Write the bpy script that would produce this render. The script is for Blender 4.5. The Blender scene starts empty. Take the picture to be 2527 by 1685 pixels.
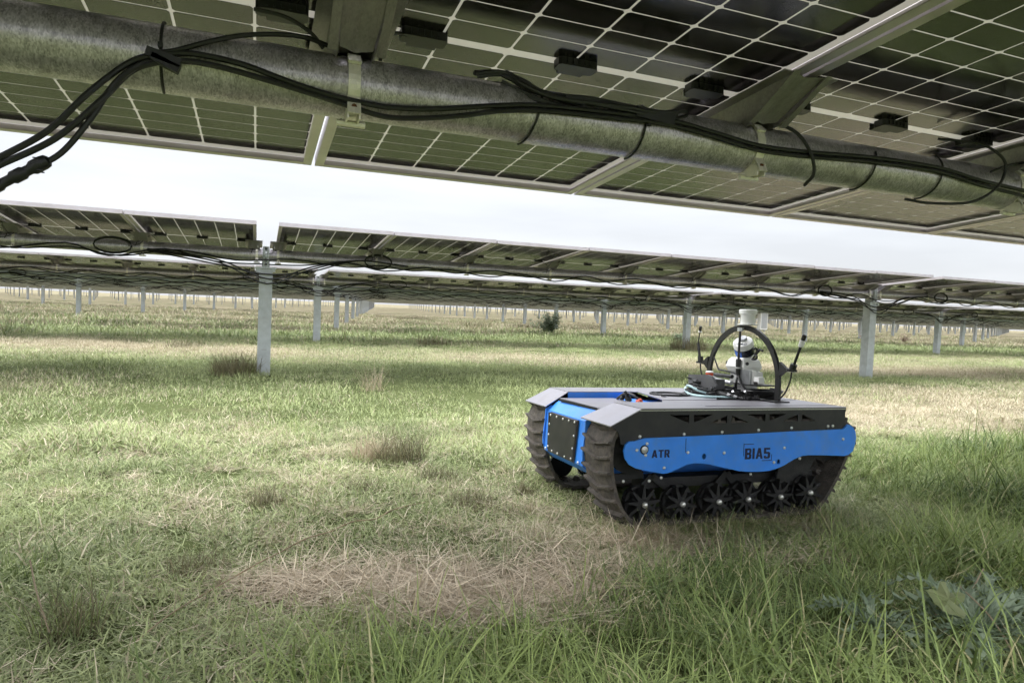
import bpy, math, random
import numpy as np
from mathutils import Vector, Matrix, noise
R = math.radians
rnd = random.Random(7)
scene = bpy.context.scene
COL = scene.collection

# ------------------------------------------------------------------ camera, sky, sun, exposure
cd = bpy.data.cameras.new('camera'); cam = bpy.data.objects.new('camera', cd); COL.objects.link(cam)
cr = Vector((0.93333, -0.35663, 0.04147)); cu = Vector((-0.02160, 0.05953, 0.99799)); cf = Vector((0.35838, 0.93235, -0.04786))
m = Matrix((cr, cu, -cf)).transposed().to_4x4(); m.translation = Vector((0, 0, 0.81131)); cam.matrix_world = m
cd.sensor_width = 36; cd.lens = 23.36; cd.clip_start = 0.02; cd.clip_end = 6000
scene.camera = cam
SUN_EL, SUN_AZ = R(52), R(-75)          # a high thin overcast with the sun behind it
world = bpy.data.worlds.new('World'); scene.world = world; world.use_nodes = True
wn, wl = world.node_tree.nodes, world.node_tree.links
wn.clear()
out = wn.new('ShaderNodeOutputWorld'); bg = wn.new('ShaderNodeBackground'); bg.inputs[1].default_value = 0.1
sky = wn.new('ShaderNodeTexSky'); sky.sky_type = 'NISHITA'; sky.sun_disc = False; sky.sun_elevation = SUN_EL; sky.sun_rotation = SUN_AZ
sky.air_density = 1.0; sky.dust_density = 2.0
tc = wn.new('ShaderNodeTexCoord'); sep = wn.new('ShaderNodeSeparateXYZ'); wl.new(tc.outputs['Generated'], sep.inputs[0])
mp = wn.new('ShaderNodeMapping'); mp.inputs['Scale'].default_value = (1.2, 1.2, 7.0); wl.new(tc.outputs['Generated'], mp.inputs[0])
nz = wn.new('ShaderNodeTexNoise'); nz.inputs['Scale'].default_value = 1.6; nz.inputs['Detail'].default_value = 5; wl.new(mp.outputs[0], nz.inputs[0])
# overcast: the cloud deck is about about three times as bright overhead as at the horizon
zc = wn.new('ShaderNodeClamp'); wl.new(sep.outputs['Z'], zc.inputs[0]); zp = wn.new('ShaderNodeMath'); zp.operation = 'POWER'; zp.inputs[1].default_value = 2.0; wl.new(zc.outputs[0], zp.inputs[0])
el = wn.new('ShaderNodeMapRange'); el.inputs[3].default_value = 3.45; el.inputs[4].default_value = 20.0
wl.new(zp.outputs[0], el.inputs[0])
cr1 = wn.new('ShaderNodeMapRange'); cr1.inputs[1].default_value = 0.35; cr1.inputs[2].default_value = 0.7; cr1.inputs[3].default_value = 0.84; cr1.inputs[4].default_value = 1.07
wl.new(nz.outputs[0], cr1.inputs[0])
mul = wn.new('ShaderNodeMath'); mul.operation = 'MULTIPLY'; wl.new(el.outputs[0], mul.inputs[0]); wl.new(cr1.outputs[0], mul.inputs[1])
cmb = wn.new('ShaderNodeVectorMath'); cmb.operation = 'SCALE'; cmb.inputs[0].default_value = (0.965, 0.99, 1.04); wl.new(mul.outputs[0], cmb.inputs['Scale'])
mixw = wn.new('ShaderNodeMix'); mixw.data_type = 'RGBA'; mixw.inputs[0].default_value = 0.93
wl.new(sky.outputs[0], mixw.inputs[6]); wl.new(cmb.outputs[0], mixw.inputs[7]); wl.new(mixw.outputs[2], bg.inputs[0]); wl.new(bg.outputs[0], out.inputs[0])
sl = bpy.data.lights.new('sun', 'SUN'); sl.energy = 1.2; sl.angle = R(75); sl.color = (1.0, 0.985, 0.96)
so = bpy.data.objects.new('sun', sl); COL.objects.link(so)
sd = Vector((math.sin(SUN_AZ) * math.cos(SUN_EL), math.cos(SUN_AZ) * math.cos(SUN_EL), math.sin(SUN_EL)))
so.rotation_euler = sd.to_track_quat('Z', 'Y').to_euler(); so.location = (0, 0, 30)
scene.view_settings.view_transform = 'Standard'; scene.view_settings.look = 'None'
scene.view_settings.gamma = 1; scene.view_settings.use_curve_mapping = False
scene.view_settings.exposure = 1.5
scene.render.engine = 'CYCLES'
scene.cycles.max_bounces = 4; scene.cycles.diffuse_bounces = 3; scene.cycles.glossy_bounces = 2; scene.cycles.transmission_bounces = 2
scene.cycles.use_adaptive_sampling = True; scene.cycles.adaptive_threshold = 0.03; scene.cycles.adaptive_min_samples = 8
scene.cycles.use_denoising = True

# ------------------------------------------------------------------ materials
MAT = {}
def nodes_of(mt): return mt.node_tree.nodes, mt.node_tree.links
def pmat(name, col, rough=0.5, metal=0.0, var=0.0, vscale=20.0, bump=0.0, bscale=60.0, coat=0.0, dirt=None, dscale=3.0, damt=0.5, spec=0.5, stretch=None, rvar=0.0):
    """a procedural Principled material: colour varied by noise, optional dirt blotches, fine relief"""
    mt = bpy.data.materials.new(name); mt.use_nodes = True; n, l = nodes_of(mt); b = n['Principled BSDF']
    b.inputs['Roughness'].default_value = rough; b.inputs['Metallic'].default_value = metal
    b.inputs['Coat Weight'].default_value = coat; b.inputs['Specular IOR Level'].default_value = spec
    t = n.new('ShaderNodeTexCoord'); src = t.outputs['Object']
    if stretch:
        mpn = n.new('ShaderNodeMapping'); mpn.inputs['Scale'].default_value = stretch; l.new(src, mpn.inputs[0]); src = mpn.outputs[0]
    a = n.new('ShaderNodeTexNoise'); a.inputs['Scale'].default_value = vscale; a.inputs['Detail'].default_value = 5; l.new(src, a.inputs[0])
    mx = n.new('ShaderNodeMix'); mx.data_type = 'RGBA'
    mx.inputs[6].default_value = tuple(max(0, c * (1 - var)) for c in col) + (1,)
    mx.inputs[7].default_value = tuple(min(1, c * (1 + var)) for c in col) + (1,)
    rg = n.new('ShaderNodeMapRange'); rg.inputs[1].default_value = 0.3; rg.inputs[2].default_value = 0.7; l.new(a.outputs[0], rg.inputs[0])
    l.new(rg.outputs[0], mx.inputs[0]); cur = mx.outputs[2]
    if dirt:
        d = n.new('ShaderNodeTexNoise'); d.inputs['Scale'].default_value = dscale; d.inputs['Detail'].default_value = 8; d.inputs['Roughness'].default_value = 0.7; l.new(src, d.inputs[0])
        dr = n.new('ShaderNodeMapRange'); dr.inputs[1].default_value = 0.45; dr.inputs[2].default_value = 0.75; dr.inputs[4].default_value = damt; l.new(d.outputs[0], dr.inputs[0])
        m2 = n.new('ShaderNodeMix'); m2.data_type = 'RGBA'; m2.inputs[7].default_value = tuple(dirt) + (1,); l.new(dr.outputs[0], m2.inputs[0]); l.new(cur, m2.inputs[6]); cur = m2.outputs[2]
        if rvar:
            rr = n.new('ShaderNodeMapRange'); rr.inputs[3].default_value = rough; rr.inputs[4].default_value = min(1, rough + rvar); l.new(dr.outputs[0], rr.inputs[0]); l.new(rr.outputs[0], b.inputs['Roughness'])
    l.new(cur, b.inputs['Base Color'])
    if bump:
        bn = n.new('ShaderNodeTexNoise'); bn.inputs['Scale'].default_value = bscale; bn.inputs['Detail'].default_value = 6; l.new(src, bn.inputs[0])
        bp = n.new('ShaderNodeBump'); bp.inputs['Strength'].default_value = bump; bp.inputs['Distance'].default_value = 0.01; l.new(bn.outputs[0], bp.inputs['Height']); l.new(bp.outputs[0], b.inputs['Normal'])
    MAT[name] = mt; return mt

def galv_mat(name, base, rough, scale, weather, lo=0.55, hi=1.3, metal=0.8):
    mt = bpy.data.materials.new(name); mt.use_nodes = True; n, l = nodes_of(mt); b = n['Principled BSDF']; b.inputs['Metallic'].default_value = metal
    t0 = n.new('ShaderNodeTexCoord'); t = n.new('ShaderNodeMapping'); t.inputs['Scale'].default_value = (2.0, 1, 1); l.new(t0.outputs['Object'], t.inputs[0])
    v = n.new('ShaderNodeTexVoronoi'); v.inputs['Scale'].default_value = scale; l.new(t.outputs[0], v.inputs[0])
    s = n.new('ShaderNodeSeparateColor'); l.new(v.outputs['Color'], s.inputs[0])
    a = n.new('ShaderNodeTexNoise'); a.inputs['Scale'].default_value = 38; a.inputs['Detail'].default_value = 8; a.inputs['Roughness'].default_value = 0.65; l.new(t.outputs[0], a.inputs[0])
    ad = n.new('ShaderNodeMath'); ad.operation = 'MULTIPLY_ADD'; ad.inputs[1].default_value = 0.45; l.new(s.outputs[0], ad.inputs[0]); l.new(a.outputs[0], ad.inputs[2])
    rp = n.new('ShaderNodeValToRGB'); rp.color_ramp.elements[0].position = 0.35; rp.color_ramp.elements[1].position = 0.95
    rp.color_ramp.elements[0].color = tuple(c * lo for c in base) + (1,); rp.color_ramp.elements[1].color = tuple(min(1, c * hi) for c in base) + (1,)
    l.new(ad.outputs[0], rp.inputs[0])
    w = n.new('ShaderNodeTexNoise'); w.inputs['Scale'].default_value = 5; w.inputs['Detail'].default_value = 10; w.inputs['Roughness'].default_value = 0.75; l.new(t.outputs[0], w.inputs[0])
    wr = n.new('ShaderNodeMapRange'); wr.inputs[1].default_value = 0.5; wr.inputs[2].default_value = 0.72; wr.inputs[4].default_value = weather; l.new(w.outputs[0], wr.inputs[0])
    mx = n.new('ShaderNodeMix'); mx.data_type = 'RGBA'; mx.inputs[7].default_value = (0.2, 0.18, 0.175, 1); l.new(wr.outputs[0], mx.inputs[0]); l.new(rp.outputs[0], mx.inputs[6])
    l.new(mx.outputs[2], b.inputs['Base Color'])
    rr = n.new('ShaderNodeMapRange'); rr.inputs[3].default_value = rough - 0.06; rr.inputs[4].default_value = rough + 0.14; l.new(ad.outputs[0], rr.inputs[0]); l.new(rr.outputs[0], b.inputs['Roughness'])
    bp = n.new('ShaderNodeBump'); bp.inputs['Strength'].default_value = 0.25; bp.inputs['Distance'].default_value = 0.002; l.new(ad.outputs[0], bp.inputs['Height']); l.new(bp.outputs[0], b.inputs['Normal'])
    MAT[name] = mt
galv_mat('galvanised_tube', (0.47, 0.44, 0.48), 0.27, 210, 0.6, 0.5, 1.4, 0.66)
galv_mat('galvanised_bracket', (0.35, 0.325, 0.34), 0.42, 150, 0.3, 0.8, 1.12, 0.7)
galv_mat('galvanised_strap', (0.82, 0.78, 0.7), 0.35, 60, 0.25, 0.85, 1.1, 0.45)
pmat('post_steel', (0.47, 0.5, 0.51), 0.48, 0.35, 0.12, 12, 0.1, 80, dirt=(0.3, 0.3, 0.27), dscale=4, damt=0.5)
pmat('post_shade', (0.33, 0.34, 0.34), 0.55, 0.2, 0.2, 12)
pmat('frame_aluminium', (0.53, 0.49, 0.5), 0.36, 0.75, 0.08, 8, dirt=(0.35, 0.31, 0.26), dscale=6, damt=0.4)
pmat('back_glass', (0.5, 0.47, 0.4), 0.2, 0, 0.05, 5, dirt=(0.36, 0.33, 0.27), dscale=7, damt=0.5)
_n, _l = nodes_of(MAT['back_glass'])      # the glass between the cells lets daylight through
_t = _n.new('ShaderNodeBsdfTranslucent'); _t.inputs[0].default_value = (0.85, 0.8, 0.68, 1); _m = _n.new('ShaderNodeMixShader'); _m.inputs[0].default_value = 0.1
_l.new(_n['Principled BSDF'].outputs[0], _m.inputs[1]); _l.new(_t.outputs[0], _m.inputs[2]); _l.new(_m.outputs[0], _n['Material Output'].inputs[0])
pmat('cell_silicon', (0.026, 0.022, 0.026), 0.15, 0, 0.25, 3, dirt=(0.11, 0.1, 0.1), dscale=2.5, damt=0.65, spec=0.6, rvar=0.1)
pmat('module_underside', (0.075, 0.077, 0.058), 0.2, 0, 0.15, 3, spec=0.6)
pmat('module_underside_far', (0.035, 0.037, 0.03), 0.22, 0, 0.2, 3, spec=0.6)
pmat('glass_top', (0.012, 0.014, 0.03), 0.05, 0, 0.1, 3)
pmat('black_plastic', (0.012, 0.012, 0.012), 0.45, 0, 0.3, 30, 0.05, 200)
pmat('cable_rubber', (0.013, 0.013, 0.014), 0.5, 0, 0.3, 30)
pmat('rust', (0.12, 0.05, 0.025), 0.85, 0, 0.4, 60, 0.3, 200)
pmat('robot_blue', (0.04, 0.27, 0.92), 0.42, 0, 0.08, 6, 0.02, 90, dirt=(0.14, 0.27, 0.55), dscale=11, damt=0.45, coat=0.15)
pmat('lettering_navy', (0.004, 0.007, 0.05), 0.5)
pmat('deck_plate', (0.34, 0.33, 0.36), 0.36, 0.7, 0.05, 3, 0, 120, dirt=(0.25, 0.235, 0.22), dscale=6, damt=0.5, rvar=0.12)
pmat('arch_black', (0.009, 0.009, 0.01), 0.45, 0, 0.2, 20, dirt=(0.03, 0.027, 0.023), dscale=10, damt=0.4)
pmat('skirt_black', (0.016, 0.016, 0.02), 0.42, 0, 0.25, 8, dirt=(0.05, 0.043, 0.035), dscale=8, damt=0.5)
pmat('track_rubber', (0.075, 0.066, 0.056), 0.8, 0, 0.35, 25, 0.5, 90, dirt=(0.18, 0.15, 0.12), dscale=14, damt=0.75)
pmat('wheel_rubber', (0.011, 0.011, 0.011), 0.6, 0, 0.35, 40, 0.2, 120, dirt=(0.04, 0.036, 0.03), dscale=16, damt=0.6)
pmat('bolt_zinc', (0.8, 0.79, 0.75), 0.3, 0.7, 0.05)
pmat('white_paint', (0.78, 0.78, 0.76), 0.4, 0, 0.05, 12)
pmat('silver_alloy', (0.62, 0.63, 0.64), 0.35, 0.6, 0.08, 20)
pmat('heatsink_grey', (0.4, 0.41, 0.42), 0.45, 0.5, 0.08, 20)
pmat('mushroom_red', (0.72, 0.09, 0.03), 0.4)
pmat('sensor_blue', (0.03, 0.12, 0.5), 0.2)
pmat('sensor_glass', (0.008, 0.01, 0.022), 0.08)
pmat('hose_pale', (0.45, 0.62, 0.64), 0.4)
pmat('grey_box', (0.1, 0.1, 0.105), 0.45, 0.2, 0.12, 15)
pmat('shrub_green', (0.12, 0.16, 0.085), 0.7, 0, 0.5, 30)
pmat('twig_brown', (0.14, 0.1, 0.065), 0.8, 0, 0.4, 30)
pmat('stem_tan', (0.26, 0.2, 0.12), 0.8, 0, 0.4, 30)
pmat('concrete_grey', (0.35, 0.34, 0.32), 0.9)

def foliage_mat(name, g1, g2, d1, d2, gn=0.9):
    """blade colour: each blade's own shade (vertex attribute), its place in the field (noise) and how dry its clump is (instance attribute)"""
    mt = bpy.data.materials.new(name); mt.use_nodes = True; n, l = nodes_of(mt); n.clear()
    o = n.new('ShaderNodeOutputMaterial')
    at = n.new('ShaderNodeAttribute'); at.attribute_name = 'shade'
    sp = n.new('ShaderNodeSeparateColor'); l.new(at.outputs['Color'], sp.inputs[0])
    dr = n.new('ShaderNodeAttribute'); dr.attribute_type = 'INSTANCER'; dr.attribute_name = 'dry'
    g = n.new('ShaderNodeNewGeometry'); nz = n.new('ShaderNodeTexNoise'); nz.inputs['Scale'].default_value = gn; nz.inputs['Detail'].default_value = 4; l.new(g.outputs['Position'], nz.inputs[0])
    nr = n.new('ShaderNodeMapRange'); nr.inputs[1].default_value = 0.35; nr.inputs[2].default_value = 0.65; l.new(nz.outputs[0], nr.inputs[0])
    gm = n.new('ShaderNodeMix'); gm.data_type = 'RGBA'; gm.inputs[6].default_value = tuple(g1) + (1,); gm.inputs[7].default_value = tuple(g2) + (1,)
    av = n.new('ShaderNodeMath'); av.operation = 'MULTIPLY_ADD'; av.inputs[1].default_value = 0.6; l.new(sp.outputs[0], av.inputs[0])
    a2 = n.new('ShaderNodeMath'); a2.operation = 'MULTIPLY'; a2.inputs[1].default_value = 0.4; l.new(nr.outputs[0], a2.inputs[0]); l.new(a2.outputs[0], av.inputs[2]); l.new(av.outputs[0], gm.inputs[0])
    dm = n.new('ShaderNodeMix'); dm.data_type = 'RGBA'; dm.inputs[6].default_value = tuple(d1) + (1,); dm.inputs[7].default_value = tuple(d2) + (1,); l.new(sp.outputs[0], dm.inputs[0])
    # a blade is dry when its own random number lies below the clump's dryness
    lt = n.new('ShaderNodeMath'); lt.operation = 'LESS_THAN'; l.new(sp.outputs[1], lt.inputs[0]); l.new(dr.outputs['Fac'], lt.inputs[1])
    fm = n.new('ShaderNodeMix'); fm.data_type = 'RGBA'; l.new(lt.outputs[0], fm.inputs[0]); l.new(gm.outputs[2], fm.inputs[6]); l.new(dm.outputs[2], fm.inputs[7])
    b = n.new('ShaderNodeBsdfPrincipled'); b.inputs['Roughness'].default_value = 0.55; b.inputs['Specular IOR Level'].default_value = 0.3; l.new(fm.outputs[2], b.inputs['Base Color'])
    tr = n.new('ShaderNodeBsdfTranslucent'); l.new(fm.outputs[2], tr.inputs[0])
    ms = n.new('ShaderNodeMixShader'); ms.inputs[0].default_value = 0.2; l.new(b.outputs[0], ms.inputs[1]); l.new(tr.outputs[0], ms.inputs[2]); l.new(ms.outputs[0], o.inputs[0])
    MAT[name] = mt
foliage_mat('grass_long', (0.04, 0.085, 0.022), (0.44, 0.53, 0.18), (0.44, 0.4, 0.2), (0.68, 0.62, 0.38))
foliage_mat('grass_mown', (0.095, 0.135, 0.047), (0.52, 0.575, 0.27), (0.36, 0.31, 0.2), (0.66, 0.59, 0.43))
foliage_mat('grass_straw', (0.3, 0.235, 0.155), (0.6, 0.5, 0.36), (0.38, 0.3, 0.2), (0.95, 0.83, 0.64))
foliage_mat('grass_far', (0.09, 0.13, 0.045), (0.38, 0.42, 0.2), (0.34, 0.29, 0.19), (0.52, 0.45, 0.33), 0.35)
foliage_mat('thistle_leaf', (0.12, 0.165, 0.1), (0.34, 0.41, 0.28), (0.2, 0.24, 0.15), (0.42, 0.47, 0.35))
foliage_mat('weed_dark', (0.06, 0.065, 0.03), (0.33, 0.29, 0.17), (0.05, 0.045, 0.02), (0.22, 0.18, 0.1))
foliage_mat('broad_leaf', (0.19, 0.22, 0.1), (0.24, 0.27, 0.13), (0.2, 0.2, 0.1), (0.2, 0.2, 0.1))

# ------------------------------------------------------------------ mesh helpers
class MB:
    def __init__(s): s.v = []; s.f = []; s.mi = []; s.sh = None; s.smooth = False
    def add(s, vs, fs, mi=0):
        o = len(s.v); s.v += [tuple(v) for v in vs]; s.f += [tuple(o + i for i in f) for f in fs]; s.mi += [mi] * len(fs); return s
    def box(s, c, d, mi=0, rot=None):
        x, y, z = (k / 2 for k in d); P = [(-x, -y, -z), (x, -y, -z), (x, y, -z), (-x, y, -z), (-x, -y, z), (x, -y, z), (x, y, z), (-x, y, z)]
        c = Vector(c); P = [c + (rot @ Vector(p) if rot else Vector(p)) for p in P]
        return s.add(P, [(0, 3, 2, 1), (4, 5, 6, 7), (0, 1, 5, 4), (1, 2, 6, 5), (2, 3, 7, 6), (3, 0, 4, 7)], mi)
    def prism(s, pts, f, mi=0):
        """pts: 2-D outline; f(p, k) -> 3-D point for k in (0, 1)"""
        n = len(pts); s.add([f(p, 0) for p in pts] + [f(p, 1) for p in pts], [tuple(range(n))[::-1], tuple(range(n, 2 * n))] + [(i, (i + 1) % n, n + (i + 1) % n, n + i) for i in range(n)], mi); return s
    def tube(s, path, r, n=8, mi=0, cap=True, rf=None):
        path = [Vector(p) for p in path]; N = len(path); up = None; vs = []
        for i, p in enumerate(path):
            t = (path[min(i + 1, N - 1)] - path[max(i - 1, 0)])
            t = t.normalized() if t.length > 1e-9 else Vector((0, 0, 1))
            if up is None: up = t.orthogonal().normalized()
            up = (up - t * up.dot(t)); up = up.normalized() if up.length > 1e-6 else t.orthogonal().normalized()
            b = t.cross(up); rr = r if rf is None else rf(i / (N - 1))
            vs += [p + (up * math.cos(a) + b * math.sin(a)) * rr for a in (2 * math.pi * k / n for k in range(n))]
        fs = [(i * n + k, i * n + (k + 1) % n, (i + 1) * n + (k + 1) % n, (i + 1) * n + k) for i in range(N - 1) for k in range(n)]
        if cap: fs += [tuple(range(n))[::-1], tuple((N - 1) * n + k for k in range(n))]
        return s.add(vs, fs, mi)
    def lathe(s, prof, c, ax=(0, 0, 1), n=20, mi=0):
        """prof: (radius, height) pairs along axis ax from centre c"""
        ax = Vector(ax).normalized(); u = ax.orthogonal().normalized(); w = ax.cross(u); c = Vector(c); vs = []
        for r, h in prof: vs += [c + ax * h + (u * math.cos(a) + w * math.sin(a)) * max(r, 1e-5) for a in (2 * math.pi * k / n for k in range(n))]
        N = len(prof); fs = [(i * n + k, i * n + (k + 1) % n, (i + 1) * n + (k + 1) % n, (i + 1) * n + k) for i in range(N - 1) for k in range(n)]
        fs += [tuple(range(n))[::-1], tuple((N - 1) * n + k for k in range(n))]
        return s.add(vs, fs, mi)
    def mesh(s, name, mats, smooth=False, angle=40):
        me = bpy.data.meshes.new(name); me.from_pydata(s.v, [], s.f)
        for mt in (mats if isinstance(mats, (list, tuple)) else [mats]): me.materials.append(MAT[mt])
        me.polygons.foreach_set('material_index', s.mi)
        if smooth:
            me.polygons.foreach_set('use_smooth', [True] * len(s.f)); me.set_sharp_from_angle(angle=R(angle))
        me.update(); return me
    def build(s, name, mats, parent=None, smooth=False, angle=40, **kw):
        return obj(name, s.mesh(name, mats, smooth, angle), parent, **kw)
def obj(name, data, parent=None, loc=None, label=None, kind=None):
    o = bpy.data.objects.new(name, data); COL.objects.link(o); o.parent = parent
    if loc is not None: o.location = loc
    if label: o['label'] = label
    if kind: o['kind'] = kind
    return o
def tag(o, label=None, cat=None, group=None, kind=None):
    if label: o['label'] = label
    if cat: o['category'] = cat
    if group: o['group'] = group
    if kind: o['kind'] = kind
    return o
def empty(name, loc=(0, 0, 0)):
    o = bpy.data.objects.new(name, None); COL.objects.link(o); o.location = loc; o.empty_display_size = 0.2; return o
def smooth_path(P, k=6):
    P = [Vector(p) for p in P]; Q = [P[0] * 2 - P[1]] + P + [P[-1] * 2 - P[-2]]; out = []
    for i in range(1, len(Q) - 2):
        for j in range(k):
            t = j / k; a, b, c, d = Q[i - 1:i + 3]
            out.append(0.5 * ((2 * b) + (c - a) * t + (2 * a - 5 * b + 4 * c - d) * t * t + (3 * b - a - 3 * c + d) * t ** 3))
    out.append(P[-1]); return out

# ------------------------------------------------------------------ ground
def fbm(x, y, s=1.0, o=4):
    return noise.fractal(Vector((x * s, y * s, 3.7)), 1.0, 2.0, o)
def sst(a, b, x): t = min(1, max(0, (x - a) / (b - a))); return t * t * (3 - 2 * t)
def bump_at(x, y):
    d = math.hypot(x, y)
    h = 0.035 * fbm(x, y, 0.45, 3) + 0.014 * fbm(x + 9, y, 2.3, 3)
    h *= sst(0.5, 3, d) * 0.7 + 0.3
    h += 0.12 * fbm(x, y, 0.05, 2) * sst(8, 40, d)
    r = math.hypot((x - 1.85) / 1.1, (y - 2.55) / 0.8); h *= sst(0.7, 1.2, r)
    return h - 0.012 * (1 - sst(0.8, 1.2, r))
def ell(x, y, cx, cy, rx, ry, a=0.0):
    c, s = math.cos(a), math.sin(a); u = ((x - cx) * c + (y - cy) * s) / rx; v = (-(x - cx) * s + (y - cy) * c) / ry
    return 1 - sst(0.72, 1.12, math.hypot(u, v) + 0.16 * fbm(x, y, 3.1, 3))
def straw_at(x, y):   # bare patches of pinkish dead straw
    return max(ell(x, y, 0.60, 1.785, 0.47, 0.235, -0.22), ell(x, y, 0.17, 1.95, 0.3, 0.13, -0.35), 0.85 * ell(x, y, 1.42, 1.98, 0.24, 0.07, -0.1), 0.9 * ell(x, y, 1.72, 1.72, 0.14, 0.05))
def dry_at(x, y):
    n1 = fbm(x, y, 0.55, 4); n2 = fbm(x * 0.5 + 40, y * 1.1, 0.22, 4)
    d = 0.2 + 0.34 * n1 + 0.22 * n2
    d += 0.46 * sst(13, 34, y + 0.2 * x) + 0.16 * sst(28, 60, y)
    d += 0.75 * math.exp(-((y - 10.9 + 0.25 * x) / 1.35) ** 2) * (1 - 0.45 * sst(0, 2, x) * (1 - sst(4.5, 8, x)))
    d -= 0.32 * math.exp(-((y - 8.2 + 0.1 * x + 0.25 * n1) / 0.8) ** 2)
    d += 0.62 * ell(x, y, 7.0, 4.9, 3.6, 1.7, 0.1)
    d -= 0.55 * sst(1.2, 2.2, x) * (1 - sst(2.9, 3.6, y))
    d -= 0.25 * (1 - sst(1.45, 1.75, y - 0.12 * x))
    d -= 0.45 * math.exp(-((y - 16.5 + 0.5 * n2) / 1.4) ** 2)
    d = max(d, straw_at(x, y) * 1.2)
    return min(1.0, max(0.0, d))
def long_at(x, y):    # 0 mown, 1 knee-high
    l = 1 - sst(1.36, 1.6, y + 0.10 * fbm(x, y, 2.2) - 0.17 * max(0, x - 0.6))
    l *= sst(-0.2, 0.35, x)
    l = max(l, 0.95 * sst(1.15, 1.6, x) * (1 - sst(1.72, 1.98, y)), 0.9 * sst(2.6, 3.0, x) * (1 - sst(2.7, 3.3, y + 0.15 * fbm(x, y, 2.0))))
    for cx, cy, r_ in ((1.70, 1.11, .19), (1.9, 1.2, .13), (1.47, 1.2, .1)): l *= 0.12 + 0.88 * sst(r_ * .8, r_ * 1.15, math.hypot(x - cx, y - cy))
    return l * (1 - 0.92 * min(1, straw_at(x, y) * 1.6))

def axis_lines(c, lim, n, tight):
    t = np.linspace(-1, 1, n); return c + lim * np.sinh(t * tight) / math.sinh(tight)
gx = axis_lines(1.5, 2500, 260, 10.5); gy = axis_lines(3.0, 2500, 260, 10.5)
gv = []; gd = []
for y in gy:
    for x in gx:
        far = math.hypot(x, y) > 160
        gv.append((x, y, 0.0 if far else bump_at(x, y))); gd.append(0.85 if far else dry_at(x, y))
NX = len(gx)
gf = [(j * NX + i, j * NX + i + 1, (j + 1) * NX + i + 1, (j + 1) * NX + i) for j in range(len(gy) - 1) for i in range(NX - 1)]
gme = bpy.data.meshes.new('ground'); gme.from_pydata(gv, [], gf); gme.polygons.foreach_set('use_smooth', [True] * len(gf))
ga = gme.attributes.new('dry', 'FLOAT', 'POINT'); ga.data.foreach_set('value', gd)
gm = bpy.data.materials.new('field_soil_and_thatch'); gm.use_nodes = True; n, l = nodes_of(gm); b = n['Principled BSDF']; b.inputs['Roughness'].default_value = 0.95; b.inputs['Specular IOR Level'].default_value = 0.1
at = n.new('ShaderNodeAttribute'); at.attribute_name = 'dry'; g = n.new('ShaderNodeNewGeometry')
def gnoise(scale, det=6, st=None):
    t = n.new('ShaderNodeTexNoise'); t.inputs['Scale'].default_value = scale; t.inputs['Detail'].default_value = det; t.inputs['Roughness'].default_value = 0.65; s = g.outputs['Position']
    if st: q = n.new('ShaderNodeMapping'); q.inputs['Scale'].default_value = st; l.new(s, q.inputs[0]); s = q.outputs[0]
    l.new(s, t.inputs[0]); return t.outputs[0]
def mth(op, a, bb, c=None):
    q = n.new('ShaderNodeMath'); q.operation = op
    for i, v in enumerate((a, bb, c)):
        if v is None: continue
        if isinstance(v, (int, float)): q.inputs[i].default_value = v
        else: l.new(v, q.inputs[i])
    return q.outputs[0]
def cmix(f, a, bb):
    q = n.new('ShaderNodeMix'); q.data_type = 'RGBA'; l.new(f, q.inputs[0])
    for i, v in ((6, a), (7, bb)):
        if isinstance(v, tuple): q.inputs[i].default_value = v + (1,)
        else: l.new(v, q.inputs[i])
    return q.outputs[2]
broad = gnoise(0.12, 8, (0.5, 1.6, 1)); mid = gnoise(1.3, 8); fine = gnoise(26, 8)
f1 = mth('MULTIPLY_ADD', mth('SUBTRACT', broad, 0.5), 1.5, at.outputs['Fac'])
f2 = mth('MULTIPLY_ADD', mth('SUBTRACT', mid, 0.5), 1.3, f1)
mr = n.new('ShaderNodeMapRange'); mr.inputs[1].default_value = 0.25; mr.inputs[2].default_value = 0.75; l.new(f2, mr.inputs[0])
green = cmix(fine, (0.04, 0.052, 0.02), (0.17, 0.2, 0.075)); straw = cmix(fine, (0.13, 0.11, 0.07), (0.31, 0.275, 0.175))
l.new(cmix(mr.outputs[0], green, straw), b.inputs['Base Color'])
bp = n.new('ShaderNodeBump'); bp.inputs['Strength'].default_value = 0.8; bp.inputs['Distance'].default_value = 0.03; l.new(fine, bp.inputs['Height']); l.new(bp.outputs[0], b.inputs['Normal'])
gme.materials.append(gm); tag(obj('ground', gme), 'flat paddock of mown green grass and pale dead straw', kind='structure')

# ------------------------------------------------------------------ solar trackers
PIT, HC, TILT, ZT, DZ = 1.06, 1.07, 0.0813, 1.275, 0.1211
Y1, PR, XA1, STAG = 1.5031, 6.033, 0.0707, 1.0223
BAY = 8.17 * PIT
ct, st = math.cos(TILT), math.sin(TILT)
MROT = Matrix.Rotation(-TILT, 4, 'X')        # module frame: x along tube, y along the chord, z normal
MW = 1.048
def cell_outline(x0, y0, x1, y1, c=0.006): return [(x0 + c, y0), (x1 - c, y0), (x1, y0 + c), (x1, y1 - c), (x1 - c, y1), (x0 + c, y1), (x0, y1 - c), (x0, y0 + c)]
def cells():
    for i in range(6):
        for j in range(24):
            y = 0.0135 + (j - 12) * 0.0845 if j >= 12 else -0.0135 - (12 - j) * 0.0845
            yield 0.026 + i * 0.166 + 0.00325, y + 0.00275
CW, CHh = 0.1595, 0.079
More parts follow.
